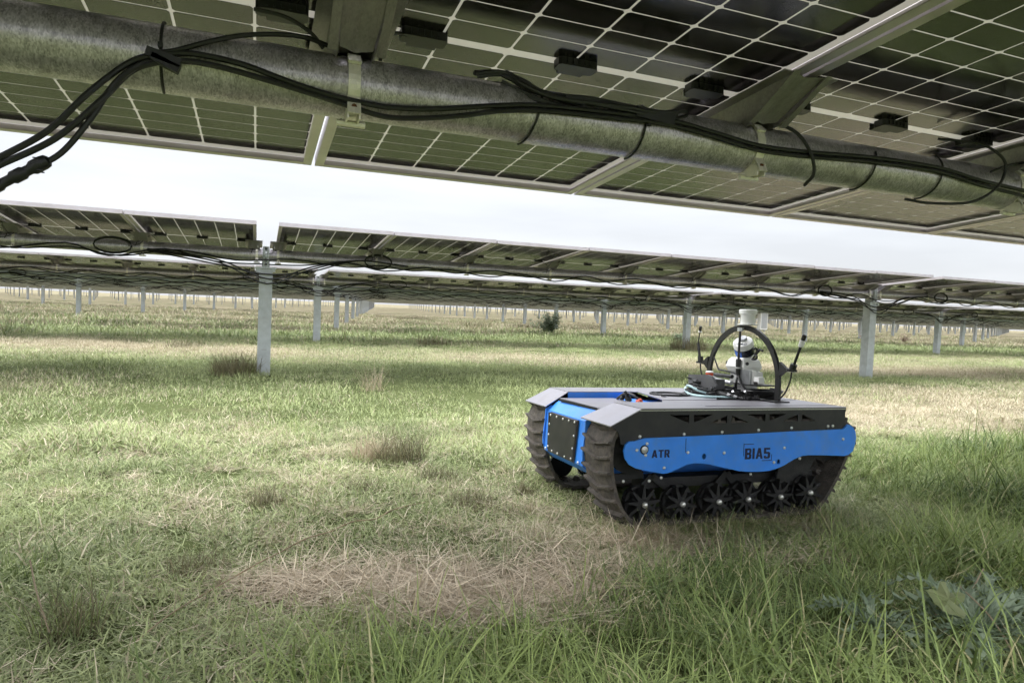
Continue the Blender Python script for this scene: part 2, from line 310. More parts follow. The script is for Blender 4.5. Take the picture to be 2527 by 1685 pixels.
def frame_mesh():
    b = MB(); d, lip, th = 0.035, 0.03, 0.002
    for x, s in ((0, 1), (MW, -1)):
        b.box((x + s * th / 2, 0, d / 2), (th, 2 * HC, d)); b.box((x + s * (lip / 2 + th / 2), 0, th / 2), (lip - th, 2 * HC, th))
    for y, s in ((-HC, 1), (HC, -1)):
        b.box((MW / 2, y + s * th / 2, d / 2), (MW - 2 * th, th, d)); b.box((MW / 2, y + s * (lip / 2 + th / 2), th / 2), (MW - 2 * lip - 0.001, lip - th, th))
    b.add([(.003, -HC + .003, .0262), (MW - .003, -HC + .003, .0262), (MW - .003, HC - .003, .0262), (.003, HC - .003, .0262)], [(3, 2, 1, 0)], 1)
    return b
frame_me = frame_mesh().mesh('solar_panel', ['frame_aluminium', 'back_glass', 'glass_top'])
cell_me = MB().prism(cell_outline(0, 0, CW, CHh), lambda p, k: (p[0], p[1], 0.0252 + 0.002 * k)).mesh('cell', 'cell_silicon')
cb = MB()
for x, y in cells(): cb.prism(cell_outline(x, y, x + CW, y + CHh), lambda p, k: (p[0], p[1], 0.0252 + 0.002 * k))
cells_me = cb.mesh('cell_array', 'cell_silicon')
jb = MB(); jb.prism([(-.052, -.014), (-.046, -.02), (.046, -.02), (.052, -.014), (.052, .014), (.046, .02), (-.046, .02), (-.052, .014)], lambda p, k: (p[0], p[1] - 0.012, 0.026 - 0.02 * k))
jb.prism([(-.034, -.012), (.034, -.012), (.034, .012), (-.034, .012)], lambda p, k: (p[0] + .004, p[1] + 0.026, 0.026 - 0.012 * k))
for k in range(5): jb.box((-.03 + .015 * k, -.034, .016), (.005, .004, .012))
jbox_me = jb.mesh('junction_box', 'black_plastic')
fb = MB()                                     # module seen from further off: frame, dark underside, pale midline
fb.box((MW / 2, 0, 0.0275), (MW - 0.01, 2 * HC - 0.01, 0.012), 1)
for x in (0.015, MW - 0.015): fb.box((x, 0, 0.0165), (0.03, 2 * HC, 0.033), 0)
for y in (-HC + 0.015, HC - 0.015): fb.box((MW / 2, y, 0.0165), (MW - 0.061, 0.03, 0.033), 0)
fb.box((MW / 2, 0, 0.0205), (MW - 0.062, 0.02, 0.002), 2)
for i in range(1, 6): fb.box((0.026 + i * 0.166, 0, 0.0207), (0.004, 2 * HC - 0.07, 0.001), 2)
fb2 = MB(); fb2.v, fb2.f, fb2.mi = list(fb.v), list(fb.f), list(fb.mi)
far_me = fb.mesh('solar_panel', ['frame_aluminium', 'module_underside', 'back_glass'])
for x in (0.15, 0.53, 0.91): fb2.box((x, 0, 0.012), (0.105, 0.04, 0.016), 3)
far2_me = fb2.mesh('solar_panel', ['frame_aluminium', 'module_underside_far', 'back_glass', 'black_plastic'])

RT = 0.0641
def bracket_mesh():
    """folded saddle between tube and panel seam: V-shaped side plates, sloping web, top flanges, all about the seam x = 0, tube axis z = 0"""
    b = MB(); zt_, zb = DZ - 0.006, RT - 0.012
    prof = [(-.235, zt_), (-.075, zb), (.075, zb), (.235, zt_)]
    for s in (-1, 1):
        b.prism([(-.235, zt_), (-.085, zb - .01), (.085, zb - .01), (.235, zt_)], lambda p, k, s=s: (s * (0.036 + 0.003 * k) + s * 0.012 * (p[1] > 0.09), p[0], p[1]))
        b.box((s * 0.066, 0, zt_ - 0.0015), (0.034, 0.47, 0.003))
        b.prism([(-.245, zt_ - .002), (-.09, zb - .012), (-.083, zb - .012), (-.237, zt_ - .002)], lambda p, k, s=s: (s * (0.040 + 0.018 * k), p[0], p[1]))
    for s in (-1, 1):   # the folded web between the plates, creased down its middle
        b.add([(-.046, s * .232, zt_), (0, s * .215, zt_), (.046, s * .232, zt_), (-.034, s * .08, zb), (0, s * .062, zb), (.034, s * .08, zb)], [(0, 1, 4, 3), (1, 2, 5, 4)] if s > 0 else [(0, 3, 4, 1), (1, 4, 5, 2)])
    b.box((0, 0, RT + 0.004), (0.085, 0.12, 0.004))
    return b.mesh('mounting_bracket', 'galvanised_bracket')
bracket_me = bracket_mesh()
def strap_mesh():
    b = MB(); vs = []; N = 40
    for k in range(N):
        a = 2 * math.pi * k / N; c, s_ = math.cos(a), math.sin(a)
        vs += [(-.0125, c * (RT + .0035), s_ * (RT + .0035)), (.0125, c * (RT + .0035), s_ * (RT + .0035)), (.0125, c * (RT + .0005), s_ * (RT + .0005)), (-.0125, c * (RT + .0005), s_ * (RT + .0005))]
    b.add(vs, [(k * 4 + i, k * 4 + (i + 1) % 4, ((k + 1) % N) * 4 + (i + 1) % 4, ((k + 1) % N) * 4 + i) for k in range(N) for i in range(4)])
    a = R(212); c, s_ = math.cos(a), math.sin(a)
    for dx in (-.012, .012): b.box((dx, -.045, -.066), (.003, .05, .03), 0)
    b.box((0, -.066, -.052), (.027, .004, .045), 0, Matrix.Rotation(R(-28), 3, 'X'))
    b.lathe([(.006, 0), (.006, .006)], (0, -.0655, -.055), (0, -1, -.45), 8, 1)
    b.box((0, -.052, .046), (.027, .006, .028), 0, Matrix.Rotation(R(-45), 3, 'X'))
    b.tube([(-.03, -.02, -.08), (.03, -.02, -.08)], .007, 6, 0)
    return b.mesh('pipe_strap', ['galvanised_strap', 'rust'])
strap_me = strap_mesh()
def post_mesh(simple=False):
    b = MB(); h, w, d, t, lp = 1.40, 0.066, 0.13, 0.006, 0.022
    z0, z1 = -0.25, 1.13
    if simple: b.box((0, d / 2 - 0.06, (z0 + z1) / 2), (2 * w, d, z1 - z0)); return b.mesh('post', 'post_steel')
    P = [(-w, 0), (w, 0), (w, d), (w - lp, d), (w - lp, d - t), (w - t, d - t), (w - t, t), (-w + t, t), (-w + t, d - t), (-w + lp, d - t), (-w + lp, d), (-w, d)]
    P = [(x, y - 0.06) for x, y in P]; n_ = len(P)
    b.add([(x, y, z0) for x, y in P] + [(x, y, z1) for x, y in P], [(i, (i + 1) % n_, n_ + (i + 1) % n_, n_ + i) for i in range(n_)])
    for q in ((0, 1, 6, 7), (1, 2, 5, 6), (2, 3, 4, 5), (0, 7, 8, 11), (8, 9, 10, 11)): b.add([(P[i][0], P[i][1], z1) for i in q], [(0, 1, 2, 3)])
    for z in (1.08, 1.0):
        for x in ((-.012, .014) if z > 1.05 else (-.01,)): b.lathe([(.011, 0), (.011, .006), (.006, .012)], (x, -.06, z), (0, -1, 0), 8, 1)
    for z in (.62, .28): b.box((.0, -.0602, z), (.05, .002, .012), 1)
    return b.mesh('post', ['post_steel', 'heatsink_grey'])
post_me, post_far_me = post_mesh(), post_mesh(True)
def bearing_mesh():
    b = MB(); b.box((0, 0, -.135), (.21, .16, .012)); b.box((-.07, -.065, -.155), (.05, .012, .06)); b.box((.08, -.065, -.15), (.03, .012, .05))
    for x in (-.02, .02):
        b.tube([(x, -.079, -.14), (x, -.079, .045), (x, -.07, .085)], .0075, 8); b.tube([(x, .079, -.14), (x, .079, .085)], .0075, 8)
    b.box((0, 0, .085), (.06, .17, .008)); b.box((0, 0, -.1), (.075, .11, .06))
    N = 24; vs = []
    for k in range(N):
        a = 2 * math.pi * k / N; c, s_ = math.cos(a), math.sin(a)
        vs += [(x, c * r, s_ * r) for x, r in ((-.035, RT + .012), (.035, RT + .012), (.035, RT + .001), (-.035, RT + .001))]
    b.add(vs, [(k * 4 + i, k * 4 + (i + 1) % 4, ((k + 1) % N) * 4 + (i + 1) % 4, ((k + 1) % N) * 4 + i) for k in range(N) for i in range(4)])
    return b.mesh('bearing_housing', 'post_steel')
bearing_me = bearing_mesh()
def mount(me, name, par, x, extra=Matrix()):   # something fixed square to the panel plane at tube position x
    o = obj(name, me, par); o.matrix_local = Matrix.Translation((x, 0, 0)) @ extra @ MROT; return o
def cell_obj(par, x, y): obj('cell', cell_me, par, (x, y, 0))

ORD = ['nearest', 'second', 'third', 'fourth', 'fifth', 'sixth', 'seventh', 'eighth', 'ninth', 'tenth', 'eleventh', 'twelfth']
def row_label(nr):
    if nr == 0: return 'nearest solar tracker row, overhead, its cells and galvanised tube filling the top of the view'
    if nr == 1: return 'second row of solar panels, low across the view behind the robot, tallest grey posts'
    if nr < len(ORD): return '%s row of solar panels back from the camera on galvanised posts' % ORD[nr]
    return 'far row of solar panels reading as a thin dark strip near the horizon'
NROWS = 28
rng = np.random.default_rng(3)
for nr in range(NROWS):
    Y = Y1 + nr * PR; low = 0.06 if nr >= 2 else 0.0; tlt = TILT if nr < 2 else (0.03 if nr == 2 else rnd.uniform(0.025, 0.05)); MROT = Matrix.Rotation(-tlt, 4, 'X'); xa = -0.9717 if nr == 0 else XA1 + (nr - 1) * STAG
    xmin, xmax = (-10.5, 12) if nr == 0 else (-0.33 * Y - 3.5, 1.72 * Y + 3)
    k0, k1 = math.floor((xmin - xa) / BAY), math.ceil((xmax - xa) / BAY)
    root = empty('solar_tracker', (0, Y, ZT - low)); tag(root, row_label(nr), 'solar tracker', 'parallel rows of solar trackers')
    # torque tube
    tb = MB(); tb.tube([(xa + k0 * BAY - .3, 0, 0), (xa + k1 * BAY + .3, 0, 0)], RT, 40 if nr < 2 else (16 if nr < 6 else 8), 0, True)
    tb.build('torque_tube', 'galvanised_tube' if nr < 3 else 'post_steel', root, smooth=True)
    post_pile = MB(); bank = MB()
    for k in range(k0, k1 + 1):
        px = xa + k * BAY
        if xmin - 2 < px < xmax + 2:
            gz = bump_at(px, Y)
            if nr <= 12:
                po = obj('post', post_me if nr < 6 else post_far_me, root, (px, 0, -ZT)); po.rotation_euler = (rnd.gauss(0, .004), rnd.gauss(0, .006), rnd.gauss(0, .02))
                if nr < 7: obj('bearing_housing', bearing_me, root, (px, 0, 0))
            else:
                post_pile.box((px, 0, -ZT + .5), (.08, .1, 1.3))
        if k == k1: break
        for j in range(8):
            x = xa + k * BAY + (0.085 + j) * PIT + 0.006
            if x + 1.1 < xmin or x > xmax: continue
            jit = Matrix.Rotation(rng.normal(0, 0.0016), 4, 'X') @ Matrix.Rotation(rng.normal(0, 0.001), 4, 'Y')
            M = MROT @ Matrix.Translation((x, 0, DZ)) @ (jit if nr else Matrix())
            if nr <= 1:
                p = obj('solar_panel', frame_me, root); p.matrix_local = M
                if nr == 0 and 0.1 < x < 2.2:
                    for cx, cy in cells(): cell_obj(p, cx, cy)
                else:
                    obj('cell_array', cells_me, p, kind='stuff')
                for jx in (0.15, 0.53, 0.91): obj('junction_box', jbox_me, p, (jx, 0, 0))
            elif nr <= 8:
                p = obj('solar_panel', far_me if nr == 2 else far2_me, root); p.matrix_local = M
                if nr == 2:
                    for jx in (0.15, 0.53, 0.91): obj('junction_box', jbox_me, p, (jx, 0, -.006))
            else:
                hx, hy, hz = MW / 2, HC, .016
                vs = [M @ Vector((hx + sx * hx, sy * hy, .018 + sz * hz)) for sz in (-1, 1) for sy in (-1, 1) for sx in (-1, 1)]
                bank.add(vs, [(0, 2, 3, 1)], 1); bank.add(vs, [(4, 5, 7, 6), (0, 1, 5, 4), (1, 3, 7, 5), (3, 2, 6, 7), (2, 0, 4, 6)], 0)
            if nr < 7 and j < 8:
                for sx in ([x - 0.006] + ([x + MW + 0.006] if j == 7 else [])):
                    mount(bracket_me, 'mounting_bracket', root, sx + (0.03 if j == 0 and sx < x else (-0.03 if sx > x else 0)))
                    if nr < 3: obj('pipe_strap', strap_me, root, (sx + (0.03 if j == 0 and sx < x else 0), 0, 0))
    if bank.v: bank.build('solar_panel_bank', ['frame_aluminium', 'module_underside_far'], root, kind='stuff')
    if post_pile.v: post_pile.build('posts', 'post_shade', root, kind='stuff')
    # slack cabling tied along the tube of the rows one can make out
    if 1 <= nr <= 7:
        rc = random.Random(nr); cb_ = MB(); x = xmin; P = []
        for strand in range(2 if nr < 4 else 1):
            x = xmin; P = []
            while x < xmax:
                ph = (x - xa) % BAY; gap = ph < 0.25 or ph > BAY - 0.25
                P.append((x, -RT - .012 - .01 * strand, (-0.02 if len(P) % 2 else -0.085) + rc.uniform(-.02, .02) + (-.06 if gap else 0))); x += rc.uniform(.35, .6)
            cb_.tube(smooth_path(P, 4), .0075 if nr < 3 else .011, 5)
        for k in range(k0, k1 + 1):
            px = xa + k * BAY
            if not xmin < px < xmax: continue
            for s_ in (-1, 1):     # loops beside each gap and a bundle sagging over it
                cx = px + s_ * rc.uniform(.9, 1.6); w = rc.uniform(.12, .2)
                for q in range(2): cb_.tube([(cx + w * math.cos(a), -.1 - .012 * q, .0 + (.07 + .01 * q) * math.sin(a)) for a in (2 * math.pi * i / 16 for i in range(17))], .007, 5, cap=False)
            for q in range(3 if nr < 3 else 2):
                d = rc.uniform(-.05, .05); cb_.tube(smooth_path([(px - 1.1, -.085, -.02 + d * .3), (px - .45, -.1, -.1 + d), (px + .02 + d, -.09, -.2 - .05 * q), (px + .45, -.1, -.12 + d), (px + .95, -.085, .0), (px + 1.5, -.085, -.03)], 5), .008, 5)
        cb_.build('cable_run', 'cable_rubber', root, smooth=True)
    if nr == 1:
        ld = MB(); rc = random.Random(5)
        for k in range(k0, k1):
            for j in range(8):
                x = xa + k * BAY + (0.085 + j) * PIT
                if not xmin < x < xmax: continue
                ld.tube(smooth_path([(x + .12, -.03, DZ + .015), (x + .04, -.05, DZ - .02), (x - .02, -.07, .03), (x - .12, -.075, .0)], 5), .0035, 5)
                ld.tube(smooth_path([(x + .95, -.03, DZ + .015), (x + 1.02, -.06, DZ - .04), (x + 1.0, -.075, .0)], 5), .0035, 5)
        ld.build('panel_lead', 'cable_rubber', root)

# ------------------------------------------------------------------ cables on the nearest tube (each hangs from it by ties)
def cable(pts, r, label, name='cable', k=8, cat='cable', extra=None):
    b = MB(); b.tube(smooth_path(pts, k), r, 8)
    if extra: extra(b)
    o = b.build(name, 'cable_rubber', None, smooth=True); tag(o, label, cat); return o
RC = [(-0.62, 1.43, 0.93)]
cable(RC + [(-.462, 1.418, 1.012), (-.425, 1.418, 1.039), (-.355, 1.42, 1.095), (-.296, 1.42, 1.168), (-.239, 1.438, 1.235), (-.198, 1.432, 1.257), (-.158, 1.43, 1.268), (-.113, 1.428, 1.272), (-.036, 1.43, 1.267), (.038, 1.433, 1.251), (.114, 1.437, 1.238), (.195, 1.442, 1.231), (.259, 1.444, 1.231), (.353, 1.438, 1.24), (.5, 1.43, 1.267), (.606, 1.429, 1.282), (.778, 1.431, 1.291), (.938, 1.433, 1.298), (1.081, 1.43, 1.284), (1.221, 1.429, 1.269), (1.384, 1.429, 1.272), (1.624, 1.43, 1.286), (1.889, 1.43, 1.288), (2.08, 1.429, 1.27), (2.294, 1.43, 1.259), (2.527, 1.438, 1.24), (3.0, 1.43, 1.25), (3.6, 1.43, 1.28), (4.6, 1.43, 1.27)],
      .0058, 'upper of two black cables snaking along the front of the nearest galvanised tube')
cable([(-.62, 1.43, .9), (-.462, 1.412, .997), (-.425, 1.412, 1.024), (-.342, 1.412, 1.081), (-.272, 1.414, 1.16), (-.233, 1.44, 1.222), (-.195, 1.432, 1.243), (-.143, 1.43, 1.256), (-.082, 1.43, 1.256), (-.003, 1.434, 1.247), (.08, 1.438, 1.235), (.168, 1.446, 1.222), (.243, 1.456, 1.213), (.318, 1.45, 1.218), (.413, 1.438, 1.234), (.501, 1.43, 1.255), (.607, 1.429, 1.27), (.777, 1.429, 1.279), (.937, 1.429, 1.285), (1.081, 1.428, 1.272), (1.223, 1.43, 1.257), (1.385, 1.43, 1.26), (1.624, 1.429, 1.273), (1.888, 1.429, 1.276), (2.084, 1.43, 1.256), (2.303, 1.434, 1.243), (2.544, 1.445, 1.226), (3.1, 1.44, 1.24), (4.6, 1.44, 1.25)],
      .0058, 'lower of two black cables snaking along the front of the nearest galvanised tube')
def plug(b):
    d = (Vector((-.335, 1.418, 1.057)) - Vector((-.45, 1.418, .975))).normalized(); c = Vector((-.352, 1.418, 1.044))
    b.lathe([(.006, 0), (.011, .004), (.0125, .012), (.0125, .03), (.009, .036), (.009, .044), (.0115, .048), (.0115, .066), (.0085, .07), (.0085, .085), (.011, .09), (.011, .11), (.006, .116)], c, -d, 12)
    for a in range(6): b.box(c - d * .02 + Vector((0, math.cos(a) * .0125, math.sin(a) * .0125)), (.016, .002, .002))
cable([(-.6, 1.43, .83), (-.5, 1.418, .93), (-.45, 1.418, .975), (-.387, 1.418, 1.02), (-.335, 1.418, 1.057), (-.288, 1.418, 1.127), (-.255, 1.42, 1.19), (-.217, 1.436, 1.237), (-.16, 1.43, 1.262)], .0055, 'black cable with a plug connector dropping away at the left edge against the sky', extra=plug)
cable([(-.198, 1.43, 1.262), (-.158, 1.43, 1.272), (-.099, 1.432, 1.3), (-.037, 1.45, 1.33), (.028, 1.468, 1.35), (.079, 1.475, 1.356), (.132, 1.49, 1.352)], .005, 'thin black cable arching over the tube from the tape block to the first bracket')
tape = MB(); tape.box((-.175, 1.43, 1.256), (.06, .018, .017), 0, Matrix.Rotation(R(14), 3, 'Y')); tape.box((-.172, 1.43, 1.246), (.05, .018, .014), 0, Matrix.Rotation(R(22), 3, 'Y'))
tag(tape.build('cable_clip', 'black_plastic'), 'black taped clip block bunching cables on the nearest tube at left', 'cable clip')
def bundle():
    b = MB(); rr = random.Random(11)
    base = [(.443, 1.462, 1.33), (.513, 1.47, 1.346), (.557, 1.449, 1.322), (.618, 1.436, 1.302), (.72, 1.435, 1.303), (.815, 1.436, 1.304), (.901, 1.437, 1.303), (.96, 1.446, 1.312)]
    for q in range(9):
        oy, oz = rr.uniform(-.012, .004), rr.uniform(-.014, .012)
        P = [Vector(p) + Vector((rr.uniform(-.01, .01), oy + rr.uniform(-.004, .004), oz + rr.uniform(-.004, .004))) for p in base[1 if q % 2 else 0:]]
        b.tube(smooth_path(P, 6), .0045, 6)
    b.tube(smooth_path([(.88, 1.436, 1.3), (.95, 1.44, 1.315), (1.0, 1.455, 1.332), (1.015, 1.46, 1.33), (1.0, 1.45, 1.318), (.94, 1.436, 1.3), (.9, 1.434, 1.296)], 6), .0045, 6)
    b.box((.9, 1.432, 1.3), (.11, .02, .026), 0, Matrix.Rotation(R(4), 3, 'Y'))
    b.box((.68, 1.43, 1.305), (.05, .016, .016), 0)
    o = b.build('cable_bundle', 'cable_rubber', None, smooth=True); tag(o, 'thick bundle of coiled black leads strapped to the middle of the nearest tube', 'cable bundle')
bundle()
def tie(x, a0, a1, label, r=.0028, rr=RT + .004, skew=0.0, name='cable_tie'):
    b = MB(); N = 20; b.tube([(x + skew * i / N, Y1 + rr * math.cos(R(a0 + (a1 - a0) * i / N)), ZT + rr * math.sin(R(a0 + (a1 - a0) * i / N))) for i in range(N + 1)], r, 6)
    p = (x, Y1 + (rr + .004) * math.cos(R(180)), ZT + .004); b.box(p, (.008, .007, .01))
    tag(b.build(name, 'cable_rubber', None, smooth=True), label, 'cable tie')
tie(-.181, 100, 262, 'black cable tie around the tube at the taped clip block')
tie(.604, 150, 275, 'black cable tie hooked round the tube at the left end of the coiled bundle', skew=-.03)
tie(.887, 120, 275, 'black cable tie round the tube at the right end of the coiled bundle', skew=-.02)
tie(1.652, 150, 275, 'black cable tie round the tube, first to the right of the second bracket', skew=-.02)
tie(1.93, 120, 275, 'black cable tie round the tube, second to the right of the second bracket', skew=-.03)
cable([(1.262, 1.47, 1.352), (1.29, 1.436, 1.336), (1.345, 1.422, 1.312), (1.39, 1.418, 1.262), (1.408, 1.424, 1.215), (1.413, 1.46, 1.19)], .0048, 'black lead looping down over the tube just right of the second bracket')
cable([(.30, 1.497, 1.408), (.262, 1.48, 1.4), (.24, 1.475, 1.375), (.238, 1.49, 1.34)], .0042, 'short black lead from a junction box to the tube beside the first bracket')
cable([(1.96, 1.49, 1.395), (2.03, 1.41, 1.372), (2.09, 1.385, 1.34), (2.118, 1.383, 1.305), (2.087, 1.383, 1.243), (1.99, 1.39, 1.19), (1.86, 1.42, 1.178), (1.8, 1.46, 1.19)], .0042, 'wide black lead looping below the tube near the right edge')
cable([(2.55, 1.47, 1.37), (2.35, 1.43, 1.36), (2.2, 1.42, 1.33), (2.12, 1.428, 1.30)], .004, 'thin black lead arching in from the right edge above the tube')
cable([(-.02, 1.49, 1.4), (.04, 1.48, 1.392), (.09, 1.48, 1.37), (.118, 1.49, 1.345)], .0042, 'short black lead from a junction box left of the first bracket')

# ------------------------------------------------------------------ tracked robot
robot = empty('tracked_robot', (1.83441, 2.51483, 0.0218))
tag(robot, 'low blue and black tracked robot with sensor mast standing on the grass', 'robot')
ex = Vector((0.99988, -0.01408, -0.0061)); ey = Vector((0.01388, 0.99939, -0.03198)); ez = ex.cross(ey)
mm = Matrix((ex, ey, ez)).transposed().to_4x4() @ Matrix.Scale(0.65, 4); mm.translation = robot.location; robot.matrix_world = mm
def plate(outline, holes, f, th):
    """flat plate with cut-outs, filled from 2-D curves and extruded; f maps (x, y, depth) to robot space"""
    cu_ = bpy.data.curves.new('plate', 'CURVE'); cu_.dimensions = '2D'; cu_.fill_mode = 'BOTH'; cu_.extrude = th / 2
    for P in [outline] + holes:
        s = cu_.splines.new('POLY'); s.points.add(len(P) - 1); s.use_cyclic_u = True
        for i, p in enumerate(P): s.points[i].co = (p[0], p[1], 0, 1)
    o = bpy.data.objects.new('plate', cu_); COL.objects.link(o); dg = bpy.context.evaluated_depsgraph_get(); me = bpy.data.meshes.new_from_object(o.evaluated_get(dg))
    b = MB(); b.add([f(v.co.x, v.co.y, v.co.z) for v in me.vertices], [tuple(p.vertices) for p in me.polygons]); bpy.data.objects.remove(o); bpy.data.curves.remove(cu_); return b
def rnd_outline(P, k=5): return [(v.x, v.y) for v in smooth_path([Vector((p[0], p[1], 0)) for p in P] , k)]
BLUE = [(-.80, .474), (-.735, .489), (-.2, .497), (.3, .508), (.735, .516), (.749, .523), (.775, .547)] + \
       [(.775 + .075 * math.cos(R(a)), .455 + .09 * math.sin(R(a))) for a in (72, 50, 25, 0, -25)] + \
       [(.828, .372), (.79, .348), (.755, .341), (.6, .35), (.461, .356), (.41, .353), (.345, .334), (.27, .299), (.21, .279), (.15, .268), (.088, .265), (.0, .268), (-.078, .276), (-.2, .303), (-.3, .326), (-.38, .334), (-.45, .328), (-.52, .302), (-.575, .283), (-.61, .281), (-.7, .298), (-.79, .318), (-.835, .34), (-.862, .375), (-.872, .42), (-.862, .455), (-.84, .472)]
HX = lambda cx, cz, r: [(cx + r * math.cos(a), cz + r * 1.15 * math.sin(a)) for a in (2 * math.pi * i / 14 for i in range(14))]
SKIRT = [(-.955, .560), (-.762, .652), (.763, .652), (.763, .512), (.745, .507), (.3, .499), (-.2, .488), (-.735, .48), (-.79, .463), (-.84, .45), (-.885, .455), (-.895, .50), (-.91, .53)]
def tri(*P): return [p for p in P]
HOLES = [tri((-.57, .618), (-.435, .618), (-.435, .568)), tri((-.405, .618), (-.265, .618), (-.40, .572)), tri((-.295, .566), (-.165, .566), (-.165, .612)), tri((-.135, .566), (.0, .566), (-.13, .612)),
         tri((-.02, .618), (.12, .618), (.12, .572)), tri((.15, .618), (.285, .618), (.155, .575)), tri((.255, .57), (.375, .57), (.375, .614)), tri((.4, .57), (.52, .57), (.41, .614))]
for s in (-1, 1):
    plate(SKIRT, HOLES, lambda x, y, d, s=s: (x, s * .648 + d, y), .008).build('side_skirt', 'skirt_black', robot)
    plate(BLUE, [HX(-.33, .372, .015), HX(.222, .322, .014)], lambda x, y, d, s=s: (x, s * .66 + d, y), .012).build('side_panel', 'robot_blue', robot)
fold = MB(); fold.box((-.005, -.6535, .645), (1.53, .003, .003)); fold.build('skirt_seam', 'bolt_zinc', robot)
seam = MB(); seam.box((-.462, -.6665, .44), (.003, .0012, .085)); seam.build('panel_seam', 'lettering_navy', robot)
# bolts on the side panel and skirt
bolt_me = MB().lathe([(.0095, 0), (.0095, .004), (.006, .007), (.003, .008)], (0, 0, 0), (0, -1, 0), 10).mesh('bolt', 'bolt_zinc')
for x, z in [(-.82, .462), (-.765, .497), (-.468, .505), (-.2, .512), (.07, .52), (.325, .529), (.62, .535), (.66, .536)]: obj('bolt', bolt_me, robot, (x, -.652, z))
for x, z in [(-.725, .458), (-.79, .423), (-.732, .392), (-.605, .315), (-.447, .4), (-.19, .39), (.262, .408), (.185, .32), (.735, .452)]: obj('bolt', bolt_me, robot, (x, -.667, z))
hubm = MB(); hubm.lathe([(.027, 0), (.027, .003), (.019, .003)], (0, 0, 0), (0, -1, 0), 18, 1); hubm.lathe([(.02, .003), (.02, .008), (.012, .01), (.004, .014)], (0, 0, 0), (0, -1, 0), 14, 0)
obj('axle_cap', hubm.mesh('axle_cap', ['silver_alloy', 'sensor_glass']), robot, (-.742, -.667, .424))
# lettering cut from the panel
def text(s, x, z, h, name, width=None, off=.012, shear=0):
    c = bpy.data.curves.new(name, 'FONT'); c.body = s; c.size = 1; c.offset = off; c.extrude = .004; c.shear = shear; c.align_x = 'LEFT'; c.space_character = 1.06
    o = bpy.data.objects.new(name, c); COL.objects.link(o); dg = bpy.context.evaluated_depsgraph_get(); me = bpy.data.meshes.new_from_object(o.evaluated_get(dg)); bpy.data.objects.remove(o)
    xs = [v.co.x for v in me.vertices]; ys = [v.co.y for v in me.vertices]; w0, h0 = max(xs) - min(xs), max(ys) - min(ys); k = h / h0; kx = (width / w0) if width else k
    for v in me.vertices: v.co = Vector(((v.co.x - min(xs)) * kx, -.0002 - v.co.z * .1, (v.co.y - min(ys)) * k))
    me.materials.clear(); me.materials.append(MAT['lettering_navy']); return me
GLY = {'B': ([(0, 0), (.5, 0), (.62, .1), (.62, .42), (.54, .5), (.62, .58), (.62, .9), (.5, 1), (0, 1)], [[(.22, .17), (.42, .17), (.42, .4), (.22, .4)], [(.22, .6), (.42, .6), (.42, .83), (.22, .83)]]),
       'I': ([(0, 0), (.2, 0), (.2, 1), (0, 1)], []), 'A': ([(0, 0), (.2, 0), (.25, .2), (.45, .2), (.5, 0), (.7, 0), (.46, 1), (.24, 1)], [[(.29, .36), (.41, .36), (.35, .66)]]),
       '5': ([(0, .08), (.1, 0), (.5, 0), (.62, .12), (.62, .52), (.5, .62), (.2, .62), (.2, .82), (.6, .82), (.6, 1), (0, 1), (0, .45), (.4, .45), (.4, .17), (.2, .17), (.2, .26), (0, .26)], []),
       'T': ([(.22, 0), (.42, 0), (.42, .82), (.64, .82), (.64, 1), (0, 1), (0, .82), (.22, .82)], []), 'R': ([(0, 0), (.2, 0), (.2, .38), (.3, .38), (.44, 0), (.66, 0), (.5, .42), (.62, .52), (.62, .9), (.52, 1), (0, 1)], [[(.22, .55), (.42, .55), (.42, .83), (.22, .83)]])}
def word(w, x, z, h, kx):
    for ch_ in w:
        o_, hs_ = GLY[ch_]; sc2 = lambda P: [(x + p[0] * h * kx, z + p[1] * h) for p in P]
        plate(sc2(o_), [sc2(q) for q in hs_], lambda a_, b_, d: (a_, -.667 + d, b_), .002).build('letter', 'lettering_navy', robot); x += (max(p[0] for p in o_) + .13) * h * kx
word('ATR', -.69, .375, .045, 1.18); word('BIA5', -.035, .346, .066, 1.13)
mk = MB(); mk.box((.035, 0, .085), (.075, .0012, .004)); mk.box((0, 0, .05), (.003, .0012, .075)); mk.box((.175, 0, -.018), (.075, .0012, .004)); mk.box((.212, 0, .0), (.003, .0012, .038)); mk.build('lettering_frame', 'lettering_navy', robot, loc=(-.045, -.6668, .352))
# deck: fenders either side of the front recess, and the centre plate behind it
dk = MB()
def slab(P, z0=.652, z1=.658): dk.prism(P, lambda p, k: (p[0], p[1], (z0 if not k else z1) + 0 * p[0]))
for s in (-1, 1):
    fo = [(-.762, s * .655), (-.762, s * .335), (-.25, s * .335), (-.25, s * .655)]
    slab(fo[::-s])
    fr = [(-.958, s * .655, .56), (-.958, s * .275, .56), (-.762, s * .335, .655), (-.762, s * .655, .655)]
    dk.add([(x, y, z - .0) for x, y, z in fr] + [(x, y, z - .006) for x, y, z in fr], [(0, 1, 2, 3), (7, 6, 5, 4), (0, 4, 5, 1), (1, 5, 6, 2), (2, 6, 7, 3), (3, 7, 4, 0)])
slab([(-.249, -.655), (.766, -.655), (.766, .655), (-.249, .655), (-.249, .335), (-.2, .33), (-.33, -.2), (-.42, -.335), (-.249, -.336)][::1])
dk.build('top_deck', 'deck_plate', robot)
tr = MB(); tr.box((.25, -.57, .6592), (1.03, .003, .002)); tr.box((.2, -.235, .6592), (1.1, .003, .002)); tr.box((.767, 0, .64), (.004, 1.3, .03)); tr.build('deck_seam', 'skirt_black', robot)
